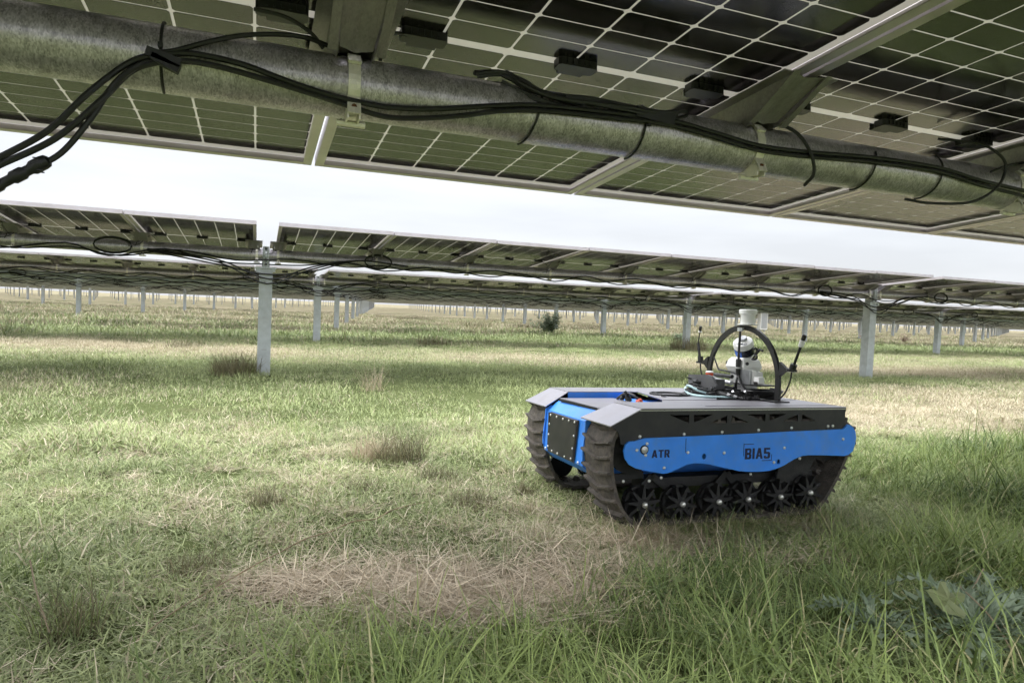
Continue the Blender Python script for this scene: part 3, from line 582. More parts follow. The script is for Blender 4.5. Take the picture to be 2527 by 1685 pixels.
# hull
hl = MB()
front = [(-.93, .535), (-.86, .588), (-.84, .60), (.70, .60), (.76, .55), (.74, .24), (.62, .17), (-.78, .17), (-.87, .2), (-.945, .26)]
hl.prism(front, lambda p, k: (p[0], -.30 + .6 * k, p[1]))
hl.build('hull', 'robot_blue', robot)
for s in (-1, 1):     # curved cheek plates standing proud beside the front cover
    ck = MB(); P = [(-.955, .275), (-.965, .30), (-.955, .36), (-.945, .45), (-.94, .54), (-.9, .565), (-.86, .56), (-.86, .22), (-.9, .215)]
    ck.prism(P, lambda p, k, s=s: (p[0] + .012 * (p[1] < .32), s * (.302 + .012 * k) , p[1])); ck.build('cheek_plate', 'robot_blue', robot)
    w = MB(); w.box((-.51, s * .338, .615), (.5, .006, .075)); w.build('recess_wall', 'robot_blue', robot)
for s, y in ((-1, -.255), (1, .255)): obj('bolt', bolt_me, robot, (-.952, y, .275)).rotation_euler = (0, 0, R(-90))
fc = MB(); fc.add([(-.937, .215, .53), (-.937, -.215, .53), (-.952, -.195, .262), (-.952, .205, .262), (-.948, .205, .527), (-.948, -.205, .527), (-.963, -.187, .266), (-.963, .197, .266)], [(3, 2, 1, 0), (4, 5, 6, 7), (0, 1, 5, 4), (1, 2, 6, 5), (2, 3, 7, 6), (3, 0, 4, 7)])
fc.box((-.945, .225, .4), (.012, .02, .25)); fc.build('front_cover', 'skirt_black', robot, label='black bolted front access cover')
for y, z in [(.19, .512), (.09, .512), (-.01, .512), (-.185, .515), (-.19, .43), (-.185, .35), (-.175, .285), (-.08, .28), (.03, .28), (.12, .28), (.19, .3), (.195, .38), (.198, .45), (-.1, .513)]:
    o = obj('bolt', bolt_me, robot, (-.951 - .055 * (.53 - z), y, z)); o.rotation_euler = (0, 0, R(-90)); o.scale = (.8, .8, .8)
lid = MB(); lid.box((-.63, 0, .612), (.42, .6, .008)); lid.box((-.843, .0, .607), (.02, .52, .016), 1, Matrix.Rotation(R(2), 3, 'Z')); lid.build('recess_lid', ['deck_plate', 'black_plastic'], robot)
fl = MB(); fl.box((-.33, 0, .606), (.17, .6, .006)); fl.build('recess_floor', 'robot_blue', robot)
cn = MB(); cn.lathe([(.022, 0), (.022, .03), (.012, .05), (.01, .08)], (-.40, .1, .61), (-.3, .2, .8), 12, 0); cn.lathe([(.016, 0), (.02, .02), (.012, .05)], (-.43, .16, .62), (.4, .1, .6), 10, 0)
cn.tube(smooth_path([(-.44, .2, .62), (-.42, .14, .66), (-.39, .08, .66), (-.36, .03, .63)], 5), .01, 6, 0); cn.lathe([(.02, 0), (.024, .03), (.012, .04)], (-.37, .05, .61), (.5, -.6, .3), 12, 1); cn.box((-.2, -.02, .668), (.05, .02, .012), 0, Matrix.Rotation(R(30), 3, 'Z'))
cn.build('connector', ['black_plastic', 'mushroom_red'], robot, smooth=True)
# tracks
TO = [(-.90, .545), (-.935, .48), (-.945, .40), (-.94, .31), (-.92, .21), (-.885, .11), (-.835, .03), (-.78, -.018), (-.70, -.035), (.50, -.03), (.585, -.012), (.65, .05), (.72, .15), (.785, .26), (.835, .36), (.865, .44), (.855, .515), (.81, .56), (.74, .575), (-.82, .575)]
def closed(P, step):
    Q = []; n_ = len(P)
    for i in range(n_):
        a, b_ = Vector(P[i]), Vector(P[(i + 1) % n_]); k = max(1, int((b_ - a).length / step))
        Q += [a.lerp(b_, j / k) for j in range(k)]
    for _ in range(3): Q = [(Q[i - 1] + Q[i] * 2 + Q[(i + 1) % len(Q)]) / 4 for i in range(len(Q))]
    return Q
for s in (-1, 1):
    y0, y1 = (-.637, -.315) if s < 0 else (.315, .637)
    Q = closed(TO, .02); N = len(Q); b = MB(); vs = []
    for i, p in enumerate(Q):
        t = (Q[(i + 1) % N] - Q[i - 1]).normalized(); nn = Vector((t.y, -t.x)) * -1     # inward
        q = p + nn * .022; vs += [(p.x, y0, p.y), (p.x, y1, p.y), (q.x, y1, q.y), (q.x, y0, q.y)]
    b.add(vs, [(i * 4 + j, ((i + 1) % N) * 4 + j, ((i + 1) % N) * 4 + (j + 1) % 4, i * 4 + (j + 1) % 4) for i in range(N) for j in range(4)])
    L = 0; last = -1
    for i, p in enumerate(Q):
        L += (p - Q[i - 1]).length if i else 0
        if L - last < .082: continue
        last = L; t = (Q[(i + 1) % N] - Q[i - 1]).normalized(); nn = Vector((t.y, -t.x))
        for (ya, yb, d0, d1) in ((y0 - .004, (y0 + y1) / 2, 0, .03), ((y0 + y1) / 2, y1 + .004, .03, 0)):
            f = lambda y, h, w, d: (p.x + nn.x * h + t.x * (w + d), y, p.y + nn.y * h + t.y * (w + d))
            b.add([f(ya, -.004, -.011, d0), f(yb, -.004, -.011, d1), f(yb, -.004, .011, d1), f(ya, -.004, .011, d0), f(ya, .024, -.006, d0), f(yb, .024, -.006, d1), f(yb, .024, .006, d1), f(ya, .024, .006, d0)], [(0, 1, 2, 3), (7, 6, 5, 4), (0, 4, 5, 1), (1, 5, 6, 2), (2, 6, 7, 3), (3, 7, 4, 0)])
        # inner drive lug
        f2 = lambda y, h, w: (p.x - nn.x * h + t.x * w, y, p.y - nn.y * h + t.y * w); ym = (y0 + y1) / 2
        b.add([f2(ym - .03, .02, -.02), f2(ym + .03, .02, -.02), f2(ym + .03, .02, .02), f2(ym - .03, .02, .02), f2(ym - .02, .055, -.008), f2(ym + .02, .055, -.008), f2(ym + .02, .055, .008), f2(ym - .02, .055, .008)], [(3, 2, 1, 0), (4, 5, 6, 7), (0, 1, 5, 4), (1, 2, 6, 5), (2, 3, 7, 6), (3, 0, 4, 7)])
    b.build('rubber_track', 'track_rubber', robot)
def star_wheel(r=.108):
    b = MB(); w = .05
    b.lathe([(r * .5, -.03), (r * .5, .0), (r * .3, .02)], (0, 0, 0), (0, -1, 0), 20); b.lathe([(r * .86, -.05), (r * .86, -.03)], (0, 0, 0), (0, -1, 0), 24)
    for k in range(9):
        a = 2 * math.pi * k / 9 + rnd.uniform(-.06, .06); M3 = Matrix.Rotation(a, 3, 'Y'); b.add([M3 @ Vector(v) for v in [(x * w0, y, z) for y in (-.05, .015) for x, w0, z in ((-1, .014, r * .25), (1, .014, r * .25), (1, .005, r), (-1, .005, r))]], [(0, 1, 2, 3), (7, 6, 5, 4), (0, 4, 5, 1), (1, 5, 6, 2), (2, 6, 7, 3), (3, 7, 4, 0)])
    N = 30; vs = []
    for k in range(N):
        a = 2 * math.pi * k / N; c, s_ = math.cos(a), math.sin(a); vs += [(c * q, y, s_ * q) for q, y in ((r * .98, -.012), (r * .98, .0), (r * .86, .0), (r * .86, -.012))]
    b.add(vs, [(k * 4 + i, k * 4 + (i + 1) % 4, ((k + 1) % N) * 4 + (i + 1) % 4, ((k + 1) % N) * 4 + i) for k in range(N) for i in range(4)])
    b.lathe([(.03, .02), (.03, .05), (.024, .056)], (0, 0, 0), (0, -1, 0), 16)
    return b.mesh('road_wheel', 'wheel_rubber')
wheel_me = star_wheel(); cap_me = MB().lathe([(.017, 0), (.017, .01), (.012, .018), (.004, .021)], (0, 0, 0), (0, -1, 0), 12).mesh('hub_bolt', 'bolt_zinc')
for s in (-1, 1):
    for i, (x, z) in enumerate([(-.703, .096), (-.445, .086), (-.186, .086), (.03, .091), (.28, .092), (.517, .107)]):
        w = obj('road_wheel', wheel_me, robot, (x, s * .575, z)); w.rotation_euler = (0, i * .37, R(180) if s > 0 else 0)
        obj('hub_bolt', cap_me, w, (0, -.056, 0))
    big = MB(); big.lathe([(.15, 0), (.15, .03), (.05, .04), (.05, .07)], (.70, s * .55 + .02, .44), (0, -1, 0), 28); big.build('drive_sprocket', 'wheel_rubber', robot, smooth=True)
    big = MB(); big.lathe([(.14, 0), (.14, .03), (.05, .04)], (-.76, s * .55 + .02, .40), (0, -1, 0), 28); big.build('idler_wheel', 'wheel_rubber', robot, smooth=True)
    arm = MB()
    for (x0, z0, x1, z1_) in ((-.60, .24, -.72, .12), (-.60, .24, -.43, .12), (-.06, .24, -.19, .11), (-.06, .24, .04, .12), (.40, .28, .28, .12), (.40, .28, .52, .14), (-.86, .24, -.66, .25)):
        d = Vector((x1 - x0, z1_ - z0)).normalized(); q = Vector((-d.y, d.x)) * .02
        arm.prism([(x0 + q.x, z0 + q.y), (x0 - q.x, z0 - q.y), (x1 - q.x, z1_ - q.y), (x1 + q.x, z1_ + q.y)], lambda p, k, s=s: (p[0], s * .53 - .008 + .014 * k, p[1]))
    arm.prism([(.33, .33), (.42, .36), (.62, .34), (.55, .2), (.42, .14), (.30, .2)], lambda p, k, s=s: (p[0], s * .56 - .01 + .02 * k, p[1]))
    arm.box((0, s * .45, .19), (1.3, .12, .06)); arm.box((0.0, s * .5, .47), (1.3, .2, .12))
    arm.build('suspension_arm', 'wheel_rubber', robot)
for x, z in [(-.60, .25), (-.85, .24), (.04, .245), (.42, .33), (-.68, .235)]: obj('bolt', bolt_me, robot, (x, -.632, z))
# sensor arch
AL = .46
ar = MB()
def arc_path(r, n_=28): return [(AL, r * math.cos(math.pi * i / n_), .78 + r * math.sin(math.pi * i / n_)) for i in range(n_ + 1)]
vs = []; path = [(.39 * 1, .656)] + [(.39 * math.cos(math.pi * i / 32), .79 + .385 * math.sin(math.pi * i / 32)) for i in range(33)] + [(-.39, .656)]
path2 = [(.353, .656)] + [(.353 * math.cos(math.pi * i / 32), .79 + .35 * math.sin(math.pi * i / 32)) for i in range(33)] + [(-.353, .656)]
for (a, c) in zip(path, path2): vs += [(AL - .01, a[0], a[1]), (AL + .01, a[0], a[1]), (AL + .01, c[0], c[1]), (AL - .01, c[0], c[1])]
N = len(path); ar.add(vs, [(i * 4 + j, i * 4 + (j + 1) % 4, (i + 1) * 4 + (j + 1) % 4, (i + 1) * 4 + j) for i in range(N - 1) for j in range(4)])
for s in (-1, 1):
    ar.box((AL, s * .37, .663), (.12, .1, .008)); ar.prism([(.385, .93), (.44, .895), (.50, .885), (.50, .872), (.43, .865), (.385, .83)], lambda p, k, s=s: (AL - .012 + .024 * k, s * p[0], p[1]))
    ar.lathe([(.035, 0), (.035, .014)], (AL, s * .49, .872), (0, 0, 1), 14)
ar.build('sensor_arch', 'arch_black', robot)
gn = MB(); gn.lathe([(.035, 0), (.07, .004), (.07, .01), (.05, .014), (.05, .07), (.055, .08), (.062, .084), (.063, .108), (.058, .114), (.02, .116)], (AL, -.045, 1.172), (0, 0, 1), 28); gn.build('positioning_antenna', 'white_paint', robot, smooth=True)
an = MB(); an.tube([(AL - .04, -.02, 1.16), (AL - .045, -.018, 1.0), (AL - .045, -.018, .93)], .009, 10); an.lathe([(.017, 0), (.019, .05), (.016, .06)], (AL - .045, -.018, .87), (0, 0, 1), 14); an.lathe([(.022, 0), (.022, .025)], (AL - .04, -.02, 1.13), (0, 0, 1), 12, 1); an.lathe([(.014, 0), (.018, .045)], (AL - .045, -.018, .815), (0, 0, 1), 12)
an.lathe([(.02, 0), (.02, .006)], (AL - .045, -.018, .865), (0, 0, 1), 14, 1)
an.tube(smooth_path([(AL - .045, -.018, .82), (AL - .06, -.02, .75), (AL - .05, .0, .68), (AL - .1, .05, .665)], 5), .009, 6); an.tube(smooth_path([(AL - .045, -.018, .82), (AL - .05, -.06, .76), (AL - .03, -.12, .70), (AL - .0, -.2, .67)], 5), .008, 6)
an.build('hanging_antenna', ['black_plastic', 'silver_alloy'], robot, smooth=True)
for s, (tip, midp, base), w0 in ((1, ((AL, .505, 1.16), (AL, .53, 1.03), (AL, .49, .87)), 0), (-1, ((AL, -.60, 1.14), (AL, -.555, 1.03), (AL, -.49, .87)), 1)):
    b = MB(); T, M_, B_ = Vector(tip), Vector(midp), Vector(base); d = (T - B_).normalized()
    if w0:
        b.tube([B_, B_.lerp(T, .62)], .009, 10); b.lathe([(.014, 0), (.017, .004), (.017, .04), (.014, .044)], B_.lerp(T, .62), d, 14, 1); b.lathe([(.014, 0), (.015, .03), (.01, .036)], B_.lerp(T, .78), d, 10)
    else:
        b.tube([B_, M_], .011, 10); b.tube([M_, M_.lerp(T, .75)], .005, 6); b.lathe([(.011, 0), (.011, .035), (.006, .04)], M_.lerp(T, .74), (T - M_), 10); b.lathe([(.014, 0), (.014, .006)], M_.lerp(T, .68), (T - M_), 10, 1)
    b.lathe([(.022, 0), (.022, .05)], B_ + Vector((0, 0, .005)), d, 12); b.lathe([(.028, 0), (.028, .005)], B_ + Vector((0, 0, 0)), (0, 0, 1), 14, 1)
    b.tube(smooth_path([B_, B_ + Vector((0, s * -.01, -.06)), Vector((AL, s * .44, .73)), Vector((AL - .02, s * .40, .672))], 6), .006, 6)
    b.build('whip_antenna', ['black_plastic', 'white_paint'], robot, smooth=True)
# sensor head: disc-shaped scanner tilted forward over a white camera housing
hd = MB(); ax = Vector((-.5, -.28, .82)).normalized(); c0 = Vector((AL - .0, -.03, .995)); K = .6
sc3 = lambda P: [(r_ * K, h_) for r_, h_ in P]
hd.lathe(sc3([(.07, -.052), (.105, -.048), (.112, -.034)]), c0, ax, 36, 0); hd.lathe(sc3([(.108, -.034), (.114, -.03), (.114, .024), (.108, .026)]), c0, ax, 36, 1)
hd.lathe(sc3([(.112, .026), (.118, .03), (.118, .06), (.112, .07), (.06, .074), (.055, .076)]), c0, ax, 36, 0); hd.lathe(sc3([(.05, .072), (.052, .096), (.046, .1)]), c0 + Vector((.012, .008, .004)), ax, 20, 3)
hd.build('laser_scanner', ['white_paint', 'sensor_glass', 'silver_alloy', 'heatsink_grey'], robot, smooth=True)
bb = MB(); u_ = ax.cross(Vector((0, 1, 0))).normalized(); w_ = ax.cross(u_)
P = []
for i in range(9):
    a = R(-8 + i * 9); 
for i in range(48):
    a = R(i * 7.5); d = u_ * math.cos(a) + w_ * math.sin(a)
    if d.dot(Vector((-.98, -.1, 0))) > .72: bb.box(c0 + d * .0692 - ax * .004, (.0105, .002, .046), 0, Matrix((d.cross(ax), d, ax)).transposed())
bb.build('scanner_window', 'sensor_blue', robot)
tm = text('CSIRO', 0, 0, .022, 'lettering', .092, .006); tt = obj('lettering', tm, robot)
fx = ax.cross(Vector((-.78, -.6, -.2))).normalized() * -1; fx = Vector((.45, -.86, .05)); fx = (fx - ax * fx.dot(ax)).normalized(); up_ = ax.cross(fx)
mtx = Matrix((fx, -ax, up_)).transposed().to_4x4(); mtx.translation = c0 + ax * .0765 - fx * .046 - up_ * .054; tt.matrix_local = mtx
nk = MB(); nk.lathe([(.05, 0), (.035, .03), (.04, .06)], (AL, -.03, .91), (0, 0, 1), 18); nk.tube([(AL + .02, -.1, .93), (AL + .02, -.17, 1.0), (AL + .02, -.2, .99)], .008, 6, 1); nk.build('mast_neck', ['white_paint', 'black_plastic'], robot, smooth=True)
cable3 = MB(); cable3.tube(smooth_path([(AL - .02, -.14, 1.0), (AL - .02, -.18, 1.005), (AL - .02, -.185, .98), (AL - .02, -.165, .965), (AL - .02, -.19, .95), (AL - .02, -.175, .93), (AL - .02, -.14, .928)], 5), .008, 6); cable3.build('sensor_cable', 'black_plastic', robot, smooth=True)
# camera housing: five-sided body with two lenses, finned heat sink below
ch = MB()
def frus(cx, cy, z0, z1, r0, r1, n_, a0, mi=0, sq=1.0):
    P0 = [(cx + r0 * math.cos(a0 + 2 * math.pi * i / n_), cy + sq * r0 * math.sin(a0 + 2 * math.pi * i / n_), z0) for i in range(n_)]; P1 = [(cx + r1 * math.cos(a0 + 2 * math.pi * i / n_), cy + sq * r1 * math.sin(a0 + 2 * math.pi * i / n_), z1) for i in range(n_)]
    ch.add(P0 + P1, [tuple(range(n_))[::-1], tuple(range(n_, 2 * n_))] + [(i, (i + 1) % n_, n_ + (i + 1) % n_, n_ + i) for i in range(n_)], mi)
frus(AL, -.03, .915, .935, .115, .09, 5, R(230)); frus(AL, -.03, .87, .914, .132, .115, 5, R(230)); frus(AL, -.03, .835, .869, .11, .132, 5, R(230)); frus(AL + .02, -.04, .75, .834, .125, .115, 5, R(230))
for (x, y, nx, ny) in ((AL - .095, .03, -.9, .35), (AL - .05, -.125, -.55, -.8)):
    ch.lathe([(.012, 0), (.012, .012), (.008, .012)], (x, y, .893), (nx, ny, .1), 14, 1)
for q in range(9): ch.box((AL - .075, -.10 - .0125 * q, .80), (.03, .005, .1), 2, None)
ch.box((AL - .055, -.15, .80), (.03, .12, .1), 0); ch.box((AL - .05, -.255, .785), (.05, .05, .045), 0); ch.box((AL - .076, -.255, .765), (.01, .035, .02), 1)
ch.box((AL + .0, -.05, .748), (.16, .44, .01), 1); ch.box((AL + .02, -.03, .70), (.1, .14, .08), 0)
ch.build('camera_housing', ['white_paint', 'black_plastic', 'heatsink_grey'], robot)
cy = MB(); cy.lathe([(.034, 0), (.034, .1), (.026, .11)], (AL - .1, .24, .745), (0, -1, 0), 20); cy.lathe([(.044, -.015), (.044, .0), (.03, .006)], (AL - .1, .25, .748), (-.5, -1, 0), 20)
cy.tube([(AL - .08, .2, .80), (AL - .08, .0, .80)], .015, 10, 1); cy.tube([(AL - .1, .16, .765), (AL - .1, -.02, .755)], .017, 12, 0); cy.tube([(AL - .1, .18, .73), (AL - .1, -.05, .72)], .013, 10, 1); cy.build('gimbal_motor', ['silver_alloy', 'black_plastic'], robot, smooth=True)
sa = MB(); sa.tube([(AL - .05, .256, .93), (AL - .05, .197, .84), (AL - .05, .1, .835), (AL - .05, -.02, .82)], .0065, 6); sa.build('stub_antenna', 'black_plastic', robot)
for o_ in list(robot.children):     # the head stands a little behind the arch plane
    if o_.name.split('.')[0] in ('laser_scanner', 'scanner_window', 'mast_neck', 'sensor_cable', 'camera_housing', 'lettering'): o_.location += Vector((.055, .075, .004))
# switch box with stop button
sb = MB(); sb.prism([(.27, .656), (.275, .795), (.05, .81), (-.0, .80), (-.055, .74), (-.06, .656)], lambda p, k: (.2 + .018 * k, p[0], p[1])); sb.box((.26, .09, .72), (.1, .2, .12)); sb.box((.195, .12, .66), (.02, .28, .01)); sb.build('switch_box', 'grey_box', robot)
es = MB(); es.lathe([(.034, 0), (.034, .01), (.024, .014)], (.262, .09, .782), (0, 0, 1), 20, 0); es.lathe([(.022, 0), (.027, .006), (.027, .026)], (.25, .09, .796), (0, 0, 1), 20, 1); es.lathe([(.028, 0), (.028, .008), (.02, .012)], (.25, .09, .822), (0, 0, 1), 20, 0); es.build('stop_button', ['white_paint', 'mushroom_red'], robot, smooth=True)
cx = MB(); rr = random.Random(2)
for (y, z, r_) in ((.235, .765, .006), (.165, .755, .015), (.13, .745, .013), (.225, .725, .008), (.17, .715, .011), (.1, .70, .014), (.04, .70, .014), (.2, .68, .01)): cx.lathe([(r_, 0), (r_ * .9, .02 + r_), (r_ * .4, .03 + r_)], (.2, y, z), (-1, rr.uniform(-.4, .4), rr.uniform(-.2, .3)), 10)
for q in range(16):
    a = Vector((.17 + rr.uniform(-.03, .05), rr.uniform(-.1, .22), .70 + rr.uniform(-.03, .03))); b2 = Vector((.3 + rr.uniform(-.1, .12), rr.uniform(-.28, .05), .67)); cx.tube(smooth_path([a, a + Vector((-.05, -.03, rr.uniform(-.02, .02))), (a + b2) / 2 + Vector((-.04, -.02, rr.uniform(-.02, .03))), b2], 5), rr.uniform(.005, .01), 6)
cx.box((.33, -.02, .685), (.13, .12, .06)); cx.box((.36, -.12, .68), (.06, .05, .05))
for q in range(14): cx.box((.38 + rr.uniform(-.08, .1), rr.uniform(-.3, -.02), .667 + rr.uniform(0, .02)), (.04, .03, .02), 0, Matrix.Rotation(rr.uniform(0, 3), 3, 'Z'))
cx.build('plug', 'black_plastic', robot, smooth=True)
sc_ = MB()
for q in range(10): sc_.lathe([(.009, 0), (.009, .02)], (.25 + rr.uniform(-.05, .2), rr.uniform(-.28, .05), .675 + rr.uniform(0, .03)), (-.5, rr.uniform(-1, 1), .3), 8)
sc_.build('cable_fitting', 'silver_alloy', robot)
hs = MB(); hs.tube(smooth_path([(.17, .26, .70), (.13, .2, .68), (.07, .06, .667), (.08, -.08, .667), (.2, -.15, .667), (.3, -.17, .668)], 7), .009, 8); hs.tube(smooth_path([(.16, .1, .70), (.1, .14, .72), (.08, .08, .725), (.1, .02, .7), (.16, -.02, .68)], 7), .007, 8); hs.build('air_hose', 'hose_pale', robot, smooth=True)
coil = MB()
for q in range(5): coil.tube([(AL + .05 + (.11 + .008 * q) * math.cos(a), -.18 + (.075 + .006 * q) * math.sin(a), .672 + .011 * q) for a in (2 * math.pi * i / 24 for i in range(25))], .007, 6, cap=False)
coil.tube(smooth_path([(AL - .08, -.26, .668), (AL - .05, -.32, .666), (AL + .02, -.35, .666)], 5), .008, 6); coil.tube(smooth_path([(.1, -.2, .664), (.25, -.235, .664), (.4, -.25, .664), (.5, -.3, .664)], 5), .007, 6)
coil.build('cable_coil', 'black_plastic', robot, smooth=True)
dg_ = MB()
for r_ in (.1, .13): dg_.tube([(-.06 + r_ * 1.1 * math.cos(a), .12 + r_ * math.sin(a), .664) for a in (2 * math.pi * i / 32 for i in range(33))], .006, 6, cap=False)
dg_.build('deck_cable_loop', 'black_plastic', robot, smooth=True)
rp = MB(); rp.tube([(AL, -.30, .745), (AL, -.36, .742)], .006, 6); rp.build('cross_rod', 'black_plastic', robot)
bpy.context.view_layer.update()

# ------------------------------------------------------------------ grass: clump meshes scattered by geometry nodes
def blade_mesh(name, mat, n_, rad, h0, h1, w0, w1, lean, curl, seed, segs=3, flat=0.0, spread=1.0):
    rr = random.Random(seed); V = []; F = []; S = []
    for _ in range(n_):
        a = rr.uniform(0, 6.283); r_ = rad * math.sqrt(rr.random()) * spread; x, y = r_ * math.cos(a), r_ * math.sin(a)
        h = rr.uniform(h0, h1); w = rr.uniform(w0, w1); az = rr.uniform(0, 6.283); tl = lean * rr.uniform(.3, 1.3); cu2 = curl * rr.uniform(.2, 1.6); th = az + 1.57 + rr.uniform(-.5, .5)
        if rr.random() < flat: tl = rr.uniform(1.25, 1.55); cu2 = rr.uniform(-.1, .3)
        sh = (rr.random(), rr.random(), 0, 1); p = Vector((x, y, rr.uniform(0, .012) if flat else -.01)); o = len(V)
        if flat: p.z += rr.uniform(0, .02)
        for k in range(segs + 1):
            t = k / segs; ww = w * (1 - t) ** .7 * .5 + .0002; d = Vector((math.cos(th), math.sin(th), 0)) * ww
            V += [p - d, p + d]; ang = tl + cu2 * t; p = p + Vector((math.cos(az) * math.sin(ang), math.sin(az) * math.sin(ang), math.cos(ang))) * (h / segs)
            if p.z < .002: p.z = .002
        for k in range(segs): F.append((o + 2 * k, o + 2 * k + 1, o + 2 * k + 3, o + 2 * k + 2)); S.append(sh)
    me = bpy.data.meshes.new(name); me.from_pydata([tuple(v) for v in V], [], F); ca = me.color_attributes.new('shade', 'FLOAT_COLOR', 'CORNER')
    ca.data.foreach_set('color', [c for s in S for _ in range(4) for c in s]); me.materials.append(MAT[mat]); me.polygons.foreach_set('use_smooth', [True] * len(F)); return me
def variants(tagname, nvar, *a, **k):
    c = bpy.data.collections.new(tagname)
    for i in range(nvar):
        o = bpy.data.objects.new('%s_%d' % (tagname, i), blade_mesh(tagname, *a, seed=100 + 17 * i, **k)); c.objects.link(o)
    return c
def scatter(name, label, col, pts, nvar):
    """pts: (x, y, z, rotz, scale, dry)"""
    me = bpy.data.meshes.new(name); me.from_pydata([(p[0], p[1], p[2]) for p in pts], [], [])
    rs = np.random.default_rng(1)
    for an, ty, vals in (('rot', 'FLOAT_VECTOR', [c for p in pts for c in (rs.normal(0, .06), rs.normal(0, .06), p[3])]), ('scl', 'FLOAT', [p[4] for p in pts]), ('dry', 'FLOAT', [p[5] for p in pts]), ('idx', 'INT', [int(k) for k in rs.integers(0, nvar, len(pts))])):
        at_ = me.attributes.new(an, ty, 'POINT'); at_.data.foreach_set('vector' if ty == 'FLOAT_VECTOR' else 'value', vals)
    o = obj(name, me); tag(o, label, 'grass', kind='stuff')
    ng = bpy.data.node_groups.new(name, 'GeometryNodeTree'); ng.interface.new_socket('Geometry', in_out='INPUT', socket_type='NodeSocketGeometry'); ng.interface.new_socket('Geometry', in_out='OUTPUT', socket_type='NodeSocketGeometry')
    N_, L_ = ng.nodes, ng.links; gi, go = N_.new('NodeGroupInput'), N_.new('NodeGroupOutput'); ip = N_.new('GeometryNodeInstanceOnPoints'); ci = N_.new('GeometryNodeCollectionInfo')
    ci.inputs['Collection'].default_value = col; ci.inputs['Separate Children'].default_value = True; ci.inputs['Reset Children'].default_value = True
    def na(nm, ty): q = N_.new('GeometryNodeInputNamedAttribute'); q.data_type = ty; q.inputs['Name'].default_value = nm; return q.outputs['Attribute']
    m2p = N_.new('GeometryNodeMeshToPoints'); L_.new(gi.outputs[0], m2p.inputs[0]); L_.new(m2p.outputs[0], ip.inputs['Points']); L_.new(ci.outputs[0], ip.inputs['Instance'])
    ip.inputs['Pick Instance'].default_value = True; L_.new(na('idx', 'INT'), ip.inputs['Instance Index'])
    e2r = N_.new('FunctionNodeEulerToRotation'); L_.new(na('rot', 'FLOAT_VECTOR'), e2r.inputs[0]); L_.new(e2r.outputs[0], ip.inputs['Rotation']); L_.new(na('scl', 'FLOAT'), ip.inputs['Scale']); L_.new(ip.outputs[0], go.inputs[0])
    md = o.modifiers.new('scatter', 'NODES'); md.node_group = ng; return o
NV = 5
c_long = variants('long_clump', NV, 'grass_long', 46, .10, .08, .27, .0028, .006, .55, 2.0, segs=4)
c_mown = variants('mown_clump', NV, 'grass_mown', 105, .13, .02, .065, .0025, .0045, 1.0, .9, flat=.5, segs=2)
c_straw = variants('straw_clump', NV, 'grass_straw', 95, .12, .04, .14, .0016, .0034, 1.35, .4, segs=2, flat=.98)
c_mid = variants('mid_clump', NV, 'grass_mown', 170, .28, .018, .055, .003, .0055, .8, .8, segs=2, flat=.35)
c_far = variants('far_clump', NV, 'grass_far', 90, .6, .04, .13, .010, .02, .7, .5, segs=2, flat=.25)
pr = np.random.default_rng(5)
def in_view(x, y, mar=.35):
    if y < .5: return False
    d = x * cf.x + y * cf.y; s = x * cr.x + y * cr.y
    return abs(s) < .80 * d + mar
def under_robot(x, y): return -.5 < (x - 1.834) < .42 and 2.14 < y < 2.9
LG, MG, SG, DG, FG = [], [], [], [], []
def cell_loop(x0, x1, y0, y1, dens):
    n_ = int((x1 - x0) * (y1 - y0) * dens); xs = pr.uniform(x0, x1, n_); ys = pr.uniform(y0, y1, n_)
    for x, y in zip(xs, ys):
        if in_view(x, y): yield float(x), float(y)
for x, y in cell_loop(-1.6, 6.5, .75, 4.6, 190):
    if under_robot(x, y): continue
    lg = long_at(x, y); stw = straw_at(x, y); d = dry_at(x, y); z = bump_at(x, y); u = pr.random()
    if stw > .45 and u < stw * .97: SG.append((x, y, z, pr.uniform(0, 6.28), pr.uniform(.8, 1.2), .8)); continue
    if u < lg: LG.append((x, y, z, pr.uniform(0, 6.28), pr.uniform(.6, 1.1) * (1 + .55 * max(-.6, min(.7, fbm(x, y, 2.6)))) * (1 - .45 * sst(1.6, 2.0, y) * (1 - sst(2.6, 3.2, x))), d * .35 + .05)); continue
    if u < .8 or y < 3: MG.append((x, y, z, pr.uniform(0, 6.28), pr.uniform(.7, 1.15) * (.85 + .9 * max(0, fbm(x, y, 1.7)) ** 1.3), min(.95, d + .05)))
    if pr.random() < .10 + .25 * d: SG.append((x, y, z, pr.uniform(0, 6.28), pr.uniform(.6, 1.0), .7))
for x, y in cell_loop(-5.5, 22, 4.3, 15, 17):
    d = dry_at(x, y); DG.append((x, y, bump_at(x, y), pr.uniform(0, 6.28), pr.uniform(.75, 1.25) * (1 + .6 * max(0, fbm(x, y, .8))), d))
for x, y in cell_loop(-16, 75, 13.5, 46, 3.2):
    d = dry_at(x, y); FG.append((x, y, bump_at(x, y), pr.uniform(0, 6.28), pr.uniform(.7, 1.3) * (1 + .5 * max(0, fbm(x, y, .3))), d))
print('CLUMPS', len(LG), len(MG), len(SG), len(DG), len(FG))
for k in range(70):                     # blades standing up against the tracks
    x = float(pr.uniform(1.2, 2.4)); y = float(pr.uniform(2.0, 2.1)); LG.append((x, y, bump_at(x, y), pr.uniform(0, 6.28), pr.uniform(.3, .55), .35))
scatter('long_grass', 'long green arching grass along the bottom of the view', c_long, LG, NV)
scatter('mown_grass', 'short mown pale green grass around and before the robot', c_mown, MG, NV)
scatter('dead_straw', 'pinkish dead straw lying flat in the foreground', c_straw, SG, NV)
scatter('field_grass', 'green and straw coloured grass under the second and third panel rows', c_mid, DG, NV)
scatter('distant_grass', 'dry grass stretching off below the distant panel rows', c_far, FG, NV)

